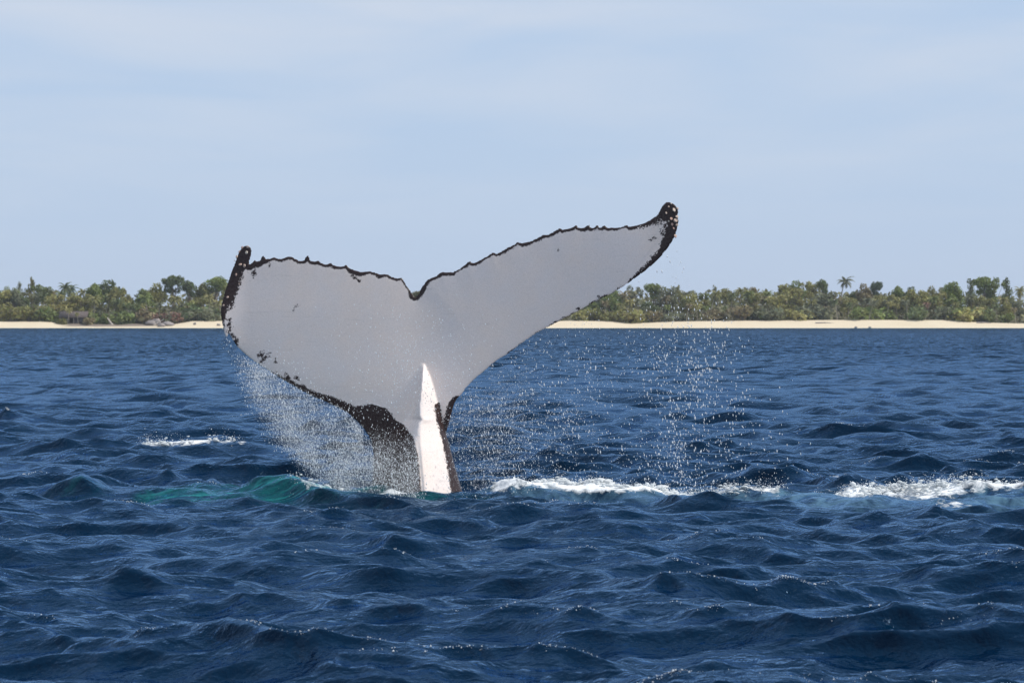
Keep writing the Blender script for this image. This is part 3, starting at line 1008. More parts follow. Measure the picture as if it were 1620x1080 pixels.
def build_spray():
    r = np.random.default_rng(77)
    lead = np.array([(352, 512), (358, 535), (372, 556), (412, 578), (429, 588), (456, 604), (483, 620), (515, 634), (548, 651), (578, 682), (590, 700), (600, 640), (660, 660), (668, 690)], float)
    lx = np.array([350, 358, 372, 412, 429, 456, 483, 515, 548, 578, 600, 640, 670])
    ly = np.array([515, 535, 556, 578, 588, 604, 620, 634, 651, 682, 655, 650, 660])

    def dens_left(px, py):
        top = np.interp(px, lx, ly)
        below = np.where(px < 575, sstep(-6, 6, py - top), sstep(0, 75, py - np.interp(px, [575, 600, 640, 670], [672, 668, 668, 672])))
        # left limit of the curtain leans to the right as it falls
        lim = np.interp(py, [510, 560, 640, 700, 750, 785], [350, 366, 392, 430, 488, 520])
        edge = sstep(-14, 45, px - lim)
        right = 1 - 0.85 * sstep(655, 670, px)
        clump = 0.35 + 1.1 * vnoise(px * 0.035 + 5, py * 0.018, 31)
        core = 0.30 + 0.55 * sstep(620, 770, py) + 0.35 * np.exp(-((px - lim - 40) / 45) ** 2) * (1 - sstep(600, 700, py))
        return below * edge * right * clump * core * (1 - 0.25 * sstep(580, 600, px) * (1 - sstep(700, 770, py)))
    p1, q1 = px_cloud(8500, (348, 676, 510, 790), dens_left, 38.4, 39.9, r)
    rad = np.exp(r.normal(math.log(0.0022), 0.45, len(p1)))
    rad = np.minimum(rad, 0.0040)
    scatter(p1, rad, r.uniform(1.8, 4.2, len(p1)), 'spray', DROP, "dense curtain of spray falling from the left half of the whale tail")

    def dens_right(px, py):
        top = np.interp(px, [700, 712, 735, 786, 848, 912, 982, 1036, 1068, 1100, 1260], [690, 650, 616, 571, 528, 495, 458, 418, 384, 440, 600])
        below = sstep(0, 14, py - top)
        band1 = 0.75 * np.exp(-((px - 760) / 75) ** 2) * sstep(560, 640, py)
        band2 = 0.55 * np.exp(-((px - 1090) / 62) ** 2) * (0.16 + 0.84 * sstep(460, 570, py))
        band3 = 0.42 * np.exp(-((px - 900) / 130) ** 2) * (0.5 + 0.5 * sstep(520, 620, py))
        band4 = 0.10 * np.exp(-((px - 1200) / 60) ** 2) * sstep(560, 680, py)
        clump = 0.25 + 1.2 * vnoise(px * 0.03 + 15, py * 0.015, 32)
        return below * (band1 + band2 + band3 + band4) * clump * (1 - 0.5 * sstep(790, 800, py))
    p2, q2 = px_cloud(4300, (700, 1290, 380, 795), dens_right, 38.6, 40.8, r)
    rad = np.exp(r.normal(math.log(0.0026), 0.45, len(p2))) * (1 + 0.35 * sstep(980, 1080, q2[:, 0]))
    scatter(p2, rad, r.uniform(1.8, 4.0, len(p2)), 'spray', DROP, "scattered drops falling from the right half of the whale tail")

    def dens_front(px, py):
        return (0.75 * np.exp(-((px - 660) / 70) ** 2 - ((py - 600) / 70) ** 2) + 0.16 * np.exp(-((px - 640) / 110) ** 2 - ((py - 560) / 70) ** 2)
                + 0.5 * sstep(520, 600, py) * np.exp(-((px - np.interp(py, [520, 640], [375, 540])) / 40) ** 2))
    p3, q3 = px_cloud(1500, (350, 860, 450, 690), dens_front, 38.3, 39.3, r)
    rad = np.exp(r.normal(math.log(0.0026), 0.35, len(p3)))
    scatter(p3, rad, r.uniform(1.4, 2.6, len(p3)), 'spray', DROP, "loose drops in the air before the pale underside of the tail")
    def dens_right_fine(px, py):
        return dens_right(px, py) * np.exp(-((px - 740) / 120) ** 2)
    p5, q5 = px_cloud(9000, (700, 1000, 480, 792), dens_right_fine, 38.7, 40.6, r)
    scatter(p5, np.exp(r.normal(math.log(0.0014), 0.3, len(p5))), r.uniform(1.5, 2.6, len(p5)), 'mist', DROP,
            "fine drizzle just right of the bright keel of the tail")
    # fine mist close under the left lobe
    p4, q4 = px_cloud(84000, (348, 676, 510, 788), dens_left, 38.6, 39.9, r)
    rad = np.exp(r.normal(math.log(0.00105), 0.35, len(p4)))
    scatter(p4, rad, r.uniform(1.2, 2.0, len(p4)), 'mist', DROP, "fine white mist drifting under the left half of the whale tail")


build_spray()


def ico(sub):
    import bmesh
    bm = bmesh.new()
    bmesh.ops.create_icosphere(bm, subdivisions=sub, radius=1.0)
    v = np.array([x.co[:] for x in bm.verts])
    f = np.array([[q.index for q in x.verts] for x in bm.faces])
    bm.free()
    return v, f


def build_foam():
    r = np.random.default_rng(5)
    bv, bf = ico(1)

    def lumps(pts, x0, x1, n, size, lift, yoff, ys, label, prof=None):
        p = np.array(pts)
        x = r.uniform(x0, x1, n)
        keep = r.random(n) < np.clip(0.15 + 1.5 * (vnoise(x * 2.2 + 40, x * 0 + 2, 17) - 0.2), 0.05, 1)
        x = x[keep]
        m = len(x)
        yc = np.interp(x, p[:, 0], p[:, 1]) + yoff + r.normal(0, ys, m)
        z = sea_z(x, yc)
        sc = np.minimum(np.exp(r.normal(math.log(size * 0.9), 0.45, m)), 0.034)
        sc = sc * np.interp(x, [x0, x0 + 0.2, x1 - 0.25, x1], [0.4, 1, 1, 0.35])
        up = r.random(m) ** 2 * lift * (1 if prof is None else np.interp(x, prof[0], prof[1]))
        z = z + up
        sc = sc * np.where(up > 0.02, 0.55, 1.0)
        V, F = [], []
        for i in range(m):
            ns = 1 + 0.45 * (vnoise(bv[:, 0] * 2.5 + i * 3.1 + 60, bv[:, 1] * 2.5 + bv[:, 2] * 2.1 + i + 60, 19) - 0.5) * 2
            v = bv * ns[:, None] * np.array([sc[i] * r.uniform(1.0, 2.2), sc[i] * r.uniform(0.9, 1.6), sc[i] * r.uniform(0.45, 0.85)])
            an = r.uniform(-0.5, 0.5)
            v = np.stack([v[:, 0] * math.cos(an) - v[:, 2] * math.sin(an) * 0.4, v[:, 1], v[:, 2] + v[:, 0] * math.sin(an) * 0.4], 1)
            V.append(v + np.array([x[i], yc[i], z[i]]))
            F.append(bf + i * len(bv))
        me = make_mesh('foam', np.concatenate(V), np.concatenate(F), FOAM)
        link('foam', me, label=label, cat='foam', kind='stuff')
        # flung drops above the crest
        k = m * 4
        xi = r.choice(x, k) + r.normal(0, 0.05, k)
        yi = np.interp(xi, p[:, 0], p[:, 1]) + yoff + r.normal(0, ys * 1.3, k)
        zi = sea_z(xi, yi) + np.abs(r.normal(0, lift * 0.9, k)) * (1 if prof is None else np.interp(xi, prof[0], prof[1]))
        return np.stack([xi, yi, zi], 1)
    drops = []
    drops.append(lumps(R_RIGHT1, X(778), X(1080), 620, 0.020, 0.05, -0.02, 0.10, "white foam crest running right from the foot of the tail",
                       ([X(778), X(795), X(830), X(900), X(1080)], [0.6, 1.4, 0.8, 0.7, 0.5])))
    drops.append(lumps(R_RIGHT1, X(1085), X(1235), 200, 0.011, 0.06, 0.05, 0.12, "thin broken foam between the two white crests"))
    drops.append(lumps(R_RIGHT2, X(1283), X(1600), 680, 0.016, 0.05, 0.0, 0.12, "long white foam crest above milky blue water at the right edge",
                       ([X(1283), X(1400), X(1480), X(1550), X(1600)], [0.4, 0.9, 1.3, 1.0, 0.4])))
    drops.append(lumps(R_CAP, X(235, 53), X(392, 53), 380, 0.021, 0.07, 0.0, 0.14, "small whitecap on the dark water left of the spray"))
    drops.append(lumps(R_GREEN, X(470), X(600), 120, 0.014, 0.04, -0.45, 0.15, "foam streaks on the green swell beside the tail"))
    d = np.concatenate(drops)
    rad = np.exp(r.normal(math.log(0.0021), 0.45, len(d)))
    scatter(d, rad, r.uniform(1.0, 2.2, len(d)), 'splash_drops', DROP, "small drops thrown up along the white foam crests")


build_foam()


def build_glint_beads():
    """small white beads added along the wave tops to imitate sun glints"""
    r = np.random.default_rng(44)
    n = 30000
    Y = 1 / r.uniform(1 / 75.0, 1 / 17.0, n)
    x = r.uniform(-1, 1, n) * Y * 0.15

    def zz(a, b):
        return wave_field(a, b, np.full(len(a), 0.06), damping(a, b))[0]
    z0, z1, z2 = zz(x, Y), zz(x, Y - 0.12), zz(x, Y + 0.12)
    k = np.flatnonzero((z0 > 0.075) & (z0 > z1 + 0.015) & (z0 > z2))
    k = k[r.permutation(len(k))][:120]
    offs = np.linspace(-0.25, 0.25, 21)
    P = []
    for i in k:
        m = int(r.integers(3, 26))
        xs = x[i] + r.normal(0, 0.015 + 0.005 * m, m)
        # each bead sits on the line of the crest
        gx, gy = np.repeat(xs, 21), np.tile(Y[i] + offs, m)
        best = zz(gx, gy).reshape(m, 21).argmax(1)
        ys = Y[i] + offs[best] - 0.03 + r.normal(0, 0.035, m)
        w, dx, dy = wave_field(xs, ys, np.full(m, 0.05), damping(xs, ys))
        P.append(np.stack([xs + dx - 0.12 * np.clip(w, -.05, .3), ys + dy - 0.65 * np.clip(w, -.05, .3), w + sea_extra(xs, ys) + 0.003], 1))
    P = np.concatenate(P)
    rad = np.exp(r.normal(math.log(0.0032), 0.6, len(P))) * np.clip(P[:, 1] / 38.0, 0.55, 1.5)
    scatter(P, rad, r.uniform(0.6, 1.3, len(P)), 'glint_beads', DROP, "tiny bright beads imitating sun glints along the dark wave crests")  # pale beads added in place of sun glints on the water


build_glint_beads()


# ------------------------------------------------------------------ island vegetation
def mat_leaf(name, rough=0.7):
    m, t, out = new_mat(name)
    oi = N(t, 'ShaderNodeObjectInfo')
    geo = N(t, 'ShaderNodeNewGeometry')
    rd = N(t, 'ShaderNodeMapRange', inp={1: 0.0, 2: 1.0, 3: 0.62, 4: 1.4})
    L(t, geo.outputs['Random Per Island'], rd.inputs[0])
    sc = N(t, 'ShaderNodeVectorMath', operation='SCALE')
    L(t, oi.outputs['Color'], sc.inputs[0])
    L(t, rd.outputs[0], sc.inputs['Scale'])
    hs = N(t, 'ShaderNodeHueSaturation')
    hr = N(t, 'ShaderNodeMapRange', inp={1: 0.0, 2: 1.0, 3: 0.475, 4: 0.515})
    L(t, geo.outputs['Random Per Island'], hr.inputs[0])
    L(t, hr.outputs[0], hs.inputs['Hue'])
    L(t, sc.outputs[0], hs.inputs['Color'])
    b = N(t, 'ShaderNodeBsdfPrincipled', inp={'Roughness': rough})
    L(t, hs.outputs[0], b.inputs['Base Color'])
    tr = N(t, 'ShaderNodeBsdfTranslucent')
    L(t, hs.outputs[0], tr.inputs['Color'])
    mx = N(t, 'ShaderNodeMixShader', inp={0: 0.3})
    L(t, b.outputs[0], mx.inputs[1])
    L(t, tr.outputs[0], mx.inputs[2])
    L(t, mx.outputs[0], out.inputs['Surface'])
    return m


def mat_plain(name, ca, cb, scale=2.0, rough=0.85):
    m, t, out = new_mat(name)
    tcn = N(t, 'ShaderNodeTexCoord')
    n = N(t, 'ShaderNodeTexNoise', inp={'Scale': scale, 'Detail': 4.0})
    L(t, tcn.outputs['Object'], n.inputs['Vector'])
    c = N(t, 'ShaderNodeMix', data_type='RGBA', inp={6: (*ca, 1), 7: (*cb, 1)})
    L(t, n.outputs[0], c.inputs[0])
    b = N(t, 'ShaderNodeBsdfPrincipled', inp={'Roughness': rough})
    L(t, c.outputs[2], b.inputs['Base Color'])
    L(t, b.outputs[0], out.inputs['Surface'])
    return m


LEAF = mat_leaf("leaves")
BARK = mat_plain("bark", (0.16, 0.12, 0.09), (0.30, 0.25, 0.20))
PALE_BARK = mat_plain("palm_bark", (0.26, 0.22, 0.17), (0.42, 0.37, 0.30))


def tube(pts, rads, k=7):
    pts = [Vector(p) for p in pts]
    v, f = [], []
    for i, p in enumerate(pts):
        d = (pts[min(i + 1, len(pts) - 1)] - pts[max(i - 1, 0)]).normalized()
        a = d.orthogonal().normalized()
        b = d.cross(a)
        for j in range(k):
            an = 2 * math.pi * j / k
            v.append(tuple(p + (a * math.cos(an) + b * math.sin(an)) * rads[i]))
    for i in range(len(pts) - 1):
        for j in range(k):
            f.append((i * k + j, i * k + (j + 1) % k, (i + 1) * k + (j + 1) % k, (i + 1) * k + j))
    return v, f


def merge(parts):
    V, F, o = [], [], 0
    for v, f in parts:
        V += list(v)
        F += [tuple(i + o for i in q) for q in f]
        o += len(v)
    return V, F


def leaf_quads(cent, size, r, flat=0.0):
    """random leaf-spray quads around the given centres"""
    n = len(cent)
    a = r.normal(0, 1, (n, 3))
    a[:, 2] *= (1 - flat)
    a /= np.linalg.norm(a, axis=1)[:, None]
    b = r.normal(0, 1, (n, 3))
    b[:, 2] *= (1 - flat)
    b -= (a * b).sum(1)[:, None] * a
    b /= np.linalg.norm(b, axis=1)[:, None]
    s = (size * np.exp(r.normal(0, 0.3, n)))[:, None]
    w = s * r.uniform(0.35, 0.7, (n, 1))
    v = np.stack([cent - a * s, cent + b * w, cent + a * s, cent - b * w], 1)
    v[:, 1] += r.normal(0, 0.06, (n, 3))
    f = np.arange(n * 4).reshape(n, 4)
    return v.reshape(-1, 3), f


def broadleaf(seed, shape):
    """unit tree, height 1 and crown half width about 0.42; returns trunk mesh and crown mesh"""
    r = np.random.default_rng(seed)
    H = 10.0
    limbs = []
    if shape == 'umbrella':
        lobes = [(r.uniform(-3.4, 3.4), r.uniform(-3, 3), H * r.uniform(0.80, 0.97), r.uniform(1.3, 2.3), 0.55) for _ in range(9)]
        lobes += [(r.uniform(-2.8, 2.8), r.uniform(-2.5, 2.5), H * r.uniform(0.55, 0.75), r.uniform(1.0, 1.6), 0.5) for _ in range(4)]
    elif shape == 'spire':
        lobes = [(r.normal(0, 0.55 + 0.13 * (H - z)), r.normal(0, 0.5 + 0.1 * (H - z)), z, 0.45 + 0.11 * (H - z) + r.uniform(0, .3), r.uniform(0.9, 1.5)) for z in np.linspace(3.2, 9.7, 17)]
    elif shape == 'dome':
        lobes = [(r.uniform(-3.0, 3.0), r.uniform(-2.8, 2.8), 0, r.uniform(1.2, 2.1), 0.8) for _ in range(17)]
        lobes = [(x, y, H * (0.90 - 0.040 * (x * x + y * y) ** 1.0) + r.uniform(-2.0, 0.2), q, e) for x, y, z, q, e in lobes]
    else:   # ragged
        lobes = [(r.uniform(-2.6, 2.6), r.uniform(-2.4, 2.4), H * r.uniform(0.38, 0.93), r.uniform(0.8, 1.7), r.uniform(0.65, 1.1)) for _ in range(16)]
    tr = tube([(0, 0, -0.4), (0.1, 0, 0.2 * H), (r.uniform(-.5, .5), r.uniform(-.4, .4), 0.45 * H), (r.uniform(-.6, .6), 0, 0.72 * H)], [0.34, 0.26, 0.18, 0.08])
    limbs.append(tr)
    for (x, y, z, q, e) in lobes:
        z0 = H * r.uniform(0.25, 0.5) if shape != 'spire' else max(z - 1.2, 1)
        limbs.append(tube([(0.1, 0, min(z0, z - 0.3)), (x * 0.5, y * 0.5, (z0 + z) / 2 + 0.2), (x, y, z)], [0.12, 0.08, 0.03], 5))
    cents = []
    for (x, y, z, q, e) in lobes:
        n = int(58 * q ** 1.6) + 14
        d = r.normal(0, 1, (n, 3))
        d /= np.linalg.norm(d, axis=1)[:, None]
        rad = q * r.uniform(0.35, 1.08, n) ** 0.55
        c = d * rad[:, None] * np.array([1, 1, e]) + np.array([x, y, z])
        cents.append(c)
    c = np.concatenate(cents)
    v, f = leaf_quads(c, 0.34 if shape != 'spire' else 0.27, r, 0.25)
    zmax = v[:, 2].max()
    sc = np.array([1 / zmax] * 3)
    tv, tf = merge(limbs)
    return (make_mesh('trunk', np.array(tv) * sc, tf, BARK), make_mesh('crown', v * sc, f, LEAF, smooth=False))


def palm(seed, lean):
    r = np.random.default_rng(seed)
    H = 10.0
    lx = lean * H
    pts = [(0, 0, -0.4), (lx * 0.12, 0, H * 0.2), (lx * 0.4, 0, H * 0.5), (lx * 0.75, 0, H * 0.78), (lx, 0, H * 0.9)]
    tv, tf = tube(pts, [0.24, 0.18, 0.15, 0.13, 0.14])
    top = np.array(pts[-1])
    V, F = [], []
    nf = 20
    for i in range(nf):
        az = 2 * math.pi * (i * 0.382) + r.uniform(-.2, .2)
        el = R(70 - 105 * (i / nf) + r.uniform(-9, 9))
        ln = r.uniform(2.5, 3.4)
        p = top.copy()
        e = el
        spine = []
        for s in range(13):
            spine.append((p.copy(), e))
            p = p + np.array([math.cos(az) * math.cos(e), math.sin(az) * math.cos(e), math.sin(e)]) * ln / 12
            e -= R(6.0 + 3.0 * s / 12)
        side = np.array([-math.sin(az), math.cos(az), 0])
        for s in range(1, 13):
            q, e = spine[s]
            q0 = spine[s - 1][0]
            wl = 0.75 * math.sin(math.pi * min(0.12 + s / 13.0, 0.97)) ** 0.7
            fw = (q - q0)
            for sg in (-1, 1):
                tip = q + side * sg * wl * 0.75 + fw * 1.3 + np.array([0, 0, -0.55 * wl - r.uniform(0, .12)])
                o = len(V)
                V += [tuple(q0), tuple(q + fw * 0.15), tuple(tip)]
                F.append((o, o + 1, o + 2))
                mid = (q0 + q) / 2
                tip2 = mid + side * sg * wl * 0.8 + fw * 0.6 + np.array([0, 0, -0.45 * wl - r.uniform(0, .12)])
                V += [tuple(q0 - fw * 0.2), tuple(mid), tuple(tip2)]
                F.append((o + 3, o + 4, o + 5))
    V = np.array(V)
    zmax = V[:, 2].max()
    return make_mesh('trunk', np.array(tv) / zmax, tf, PALE_BARK), make_mesh('crown', V / zmax, F, LEAF, smooth=False)


def bush_mesh(seed):
    r = np.random.default_rng(seed)
    lobes = [(r.uniform(-1.3, 1.3), r.uniform(-1, 1), r.uniform(0.35, 1.15), r.uniform(0.5, 0.95)) for _ in range(9)]
    cents = []
    for x, y, z, q in lobes:
        n = int(60 * q) + 12
        d = r.normal(0, 1, (n, 3))
        d /= np.linalg.norm(d, axis=1)[:, None]
        c = d * (q * r.uniform(0.4, 1.05, n) ** 0.5)[:, None] * np.array([1, 1, .85]) + np.array([x, y, z])
        c[:, 2] = np.maximum(c[:, 2], 0.05)
        cents.append(c)
    v, f = leaf_quads(np.concatenate(cents), 0.20, r, 0.2)
    st = [tube([(0, 0, -0.2), (x * 0.5, y * 0.5, z * 0.5), (x, y, z)], [0.06, 0.04, 0.02], 5) for x, y, z, q in lobes]
    sv, sf = merge(st)
    zm = v[:, 2].max()
    return make_mesh('stem', np.array(sv) / zm, sf, BARK), make_mesh('foliage', v / zm, f, LEAF, smooth=False)


BROAD = {'umbrella': [broadleaf(s, 'umbrella') for s in (1, 2)],
         'spire': [broadleaf(s, 'spire') for s in (11, 12, 13)],
         'dome': [broadleaf(s, 'dome') for s in (21, 22, 23, 24)],
         'ragged': [broadleaf(s, 'ragged') for s in (31, 32, 33, 34)]}
PALMS = [palm(s, l) for s, l in ((41, 0.05), (42, 0.16), (43, -0.12), (44, 0.30), (45, -0.02))]
BUSH = [bush_mesh(s) for s in (51, 52, 53, 54)]

ORD = ("first second third fourth fifth sixth seventh eighth ninth tenth eleventh twelfth thirteenth fourteenth fifteenth sixteenth "
       "seventeenth eighteenth nineteenth twentieth").split()


def ordinal(i):
    if i < 20:
        return ORD[i]
    tens = ['', '', 'twenty', 'thirty', 'forty', 'fifty', 'sixty', 'seventy', 'eighty', 'ninety']
    n = i + 1
    if n % 10 == 0:
        return {20: 'twentieth', 30: 'thirtieth', 40: 'fortieth', 50: 'fiftieth', 60: 'sixtieth', 70: 'seventieth', 80: 'eightieth', 90: 'ninetieth'}[n]
    return tens[n // 10] + '-' + ORD[n % 10 - 1]


GREENS = {'dark': (0.080, 0.100, 0.040), 'mid': (0.115, 0.140, 0.042), 'olive': (0.160, 0.155, 0.055), 'yellow': (0.215, 0.20, 0.075),
          'brown': (0.15, 0.125, 0.066), 'red': (0.15, 0.085, 0.062), 'grey': (0.125, 0.132, 0.080), 'blue': (0.066, 0.092, 0.056)}
WORD = {'dark': 'dark green', 'mid': 'green', 'olive': 'olive green', 'yellow': 'yellow-green', 'brown': 'brownish', 'red': 'rusty red', 'grey': 'grey-green', 'blue': 'deep green'}


def put_tree(name, meshes, names, loc, h, w, rz, color):
    root = bpy.data.objects.new(name, None)
    COL.objects.link(root)
    root.location = loc
    root.rotation_euler = (0, 0, rz)
    root.scale = (w, w, h)
    r = random.uniform(1.5, 2.0)
    for me, nm in zip(meshes, names):
        c = bpy.data.objects.new(nm, me)
        COL.objects.link(c)
        c.parent = root
        c.color = (color[0] * r, color[1] * r, color[2] * r, 1)
    return root


def ground_z(x, y):
    return float(island_ground(np.array([x]), np.array([y]))[0])


# trees that make the skyline: (px, top row, kind, width factor, colour)
SKYLINE = [
    (4, 458, 'dome', 1.0, 'dark'), (18, 452, 'ragged', .8, 'mid'), (31, 444, 'spire', .5, 'grey'), (50, 436, 'spire', .85, 'olive'), (66, 448, 'ragged', .9, 'mid'),
    (82, 457, 'dome', .8, 'brown'), (101, 446, 'palm', 1.0, 'dark'), (113, 450, 'palm', 1.0, 'blue'), (124, 456, 'palm', 1.0, 'olive'),
    (148, 447, 'dome', .85, 'mid'), (170, 441, 'dome', 1.15, 'dark'), (188, 451, 'ragged', .8, 'olive'), (204, 464, 'dome', .7, 'olive'), (228, 456, 'dome', .9, 'mid'), (247, 446, 'dome', .95, 'olive'),
    (275, 434, 'umbrella', .8, 'dark'), (300, 443, 'umbrella', .75, 'dark'), (319, 447, 'dome', .75, 'olive'), (341, 436, 'umbrella', .95, 'mid'), (358, 445, 'ragged', .8, 'olive'),
    (897, 489, 'dome', .6, 'mid'), (925, 478, 'ragged', .7, 'olive'), (950, 464, 'ragged', .8, 'grey'), (975, 458, 'dome', .7, 'mid'), (1003, 450, 'ragged', .8, 'grey'),
    (1033, 447, 'umbrella', .65, 'mid'), (1056, 451, 'ragged', .8, 'grey'), (1073, 449, 'spire', .8, 'olive'), (1094, 459, 'dome', .7, 'olive'), (1115, 462, 'ragged', .7, 'mid'),
    (1131, 450, 'spire', .75, 'grey'), (1147, 455, 'dome', .7, 'olive'), (1170, 454, 'palm', 1.0, 'olive'), (1193, 453, 'dome', .8, 'brown'), (1215, 459, 'palm', 1.0, 'mid'),
    (1238, 448, 'ragged', .8, 'olive'), (1258, 442, 'dome', .85, 'mid'), (1282, 443, 'ragged', .85, 'olive'), (1303, 441, 'umbrella', .6, 'dark'), (1328, 437, 'palm', 1.15, 'grey'),
    (1350, 460, 'dome', .7, 'dark'), (1367, 447, 'dome', .75, 'brown'), (1387, 444, 'umbrella', .5, 'blue'), (1406, 461, 'ragged', .7, 'olive'), (1419, 451, 'dome', .7, 'mid'),
    (1440, 452, 'dome', .75, 'blue'), (1460, 462, 'dome', .7, 'mid'), (1482, 451, 'ragged', .8, 'olive'), (1509, 444, 'dome', .9, 'mid'), (1535, 440, 'spire', .8, 'dark'),
    (1556, 436, 'umbrella', .7, 'mid'), (1573, 437, 'ragged', .8, 'mid'), (1592, 438, 'spire', .9, 'dark'), (1612, 452, 'palm', 1.0, 'olive')]
ALL = []
for (px, top, kind, w, colr) in SKYLINE:
    Y = SHORE + random.uniform(30, 52)
    x = XI(px, Y)
    gz = ground_z(x, Y)
    h = CAM_H + (HOR - top) / F_PX * Y - gz
    ALL.append((px, Y, x, gz, h, kind, w, colr, 'skyline'))
# second row in front of them, lower
px = 8.0
rr = random.Random(8)
SEEN = lambda p: p < 356 or p > 905
while px < 1616:
    if SEEN(px):
        Y = SHORE + rr.uniform(18, 28)
        x = XI(px, Y)
        gz = ground_z(x, Y)
        h = rr.uniform(5.2, 8.8)
        if 900 < px < 960:
            h *= 0.62
        kind = rr.choice(['palm', 'palm', 'palm', 'palm', 'palm', 'ragged', 'dome']) if px > 880 else rr.choice(['palm', 'dome', 'ragged', 'palm', 'palm'])
        colr = rr.choice(['olive', 'yellow', 'mid', 'grey', 'olive', 'brown', 'dark'])
        ALL.append((px, Y, x, gz, h, kind, rr.uniform(.8, 1.1), colr, 'middle'))
    px += rr.uniform(12, 19)
# front fringe of bushes and young palms at the top of the beach
FR = []
px = 2.0
while px < 1618:
    if SEEN(px) and not (88 < px < 146):
        Y = SHORE + rr.uniform(13, 17)
        x = XI(px, Y)
        colr = rr.choice(['olive', 'yellow', 'mid', 'brown', 'dark', 'grey', 'mid'])
        if 1440 < px < 1480 and rr.random() < .5:
            colr = 'red'
        if 200 < px < 330 and rr.random() < .3:
            colr = 'brown'
        kind = 'palm' if rr.random() < 0.4 else 'bush'
        FR.append((px, Y, x, ground_z(x, Y), rr.uniform(2.6, 4.8) if kind == 'bush' else rr.uniform(3.8, 5.8), kind, 1.0, colr, 'front'))
    px += rr.uniform(11, 18)
FR.append((268, SHORE + 12.6, XI(268, SHORE + 12.6), 1.3, 3.2, 'bush', 1.0, 'red', 'front'))
FR.append((109, SHORE + 8.5, XI(109, SHORE + 8.5), 0.85, 4.6, 'palm', 1.0, 'yellow', 'front'))
FR.append((124, SHORE + 8.2, XI(124, SHORE + 8.2), 0.8, 3.4, 'palm', 1.0, 'olive', 'front'))
FR.append((97, SHORE + 8.4, XI(97, SHORE + 8.4), 0.9, 1.9, 'bush', 1.0, 'olive', 'front'))
FR.append((138, SHORE + 8.6, XI(138, SHORE + 8.6), 0.85, 2.3, 'bush', 1.0, 'brown', 'front'))
FR.append((62, SHORE + 12.6, XI(62, SHORE + 12.6), 1.7, 4.4, 'palm', 1.0, 'yellow', 'front'))
ALL += FR
ALL.sort(key=lambda a: a[0])
count = {}
for (px, Y, x, gz, h, kind, w, colr, row) in ALL:
    key = (kind if kind in ('palm', 'bush') else 'tree', row)
    i = count.get(key, 0)
    count[key] = i + 1
    side = 'island shore'
    if kind == 'palm':
        ms = PALMS[(i * 3 + len(row)) % 5]
        if row == 'middle' and px > 980 and i % 3 == 0:
            ms = PALMS[3]
        if row == 'skyline':
            ms = PALMS[(0, 4, 1)[i % 3]]
        o = put_tree('palm_tree', ms, ('trunk', 'crown'), (x, Y, gz), h, (h * 0.5 + 4.6) * w if row != 'front' else h * 1.05, random.uniform(-0.5, 0.5), GREENS[colr])
        txt = {'skyline': f"{WORD[colr]} coconut palm on the island skyline, {ordinal(i)} such palm from the left",
               'middle': f"{WORD[colr]} palm in the island's middle row, {ordinal(i)} such palm from the left",
               'front': f"young {WORD[colr]} palm at the top of the beach, {ordinal(i)} from the left"}[row]
        o['label'], o['category'], o['group'] = txt, 'palm', 'palms on the island'
    elif kind == 'bush':
        ms = BUSH[i % 4]
        o = put_tree('bush', ms, ('stem', 'foliage'), (x, Y, gz), h, h * random.uniform(.9, 1.3), random.uniform(0, 6.28), GREENS[colr])
        o['label'] = f"{WORD[colr]} bush behind the sand, {ordinal(i)} bush from the left along the beach"
        o['category'], o['group'] = 'bush', 'bushes along the beach'
    else:
        ms = BROAD[kind][i % len(BROAD[kind])]
        o = put_tree('broadleaf_tree' if kind != 'spire' else 'casuarina_tree', ms, ('trunk', 'crown'), (x, Y, gz), h,
                     (h * 0.45 + 5.0) * w * random.uniform(.9, 1.1), random.uniform(0, 6.28), GREENS[colr])
        adj = {'umbrella': 'flat-topped', 'spire': 'slender', 'dome': 'rounded', 'ragged': 'ragged'}[kind]
        o['label'] = {'skyline': f"{adj} {WORD[colr]} tree on the island skyline, {ordinal(i)} skyline tree from the left",
                      'middle': f"{adj} {WORD[colr]} tree below the skyline, {ordinal(i)} such from the left"}[row]
        o['category'], o['group'] = 'tree', 'trees on the island'


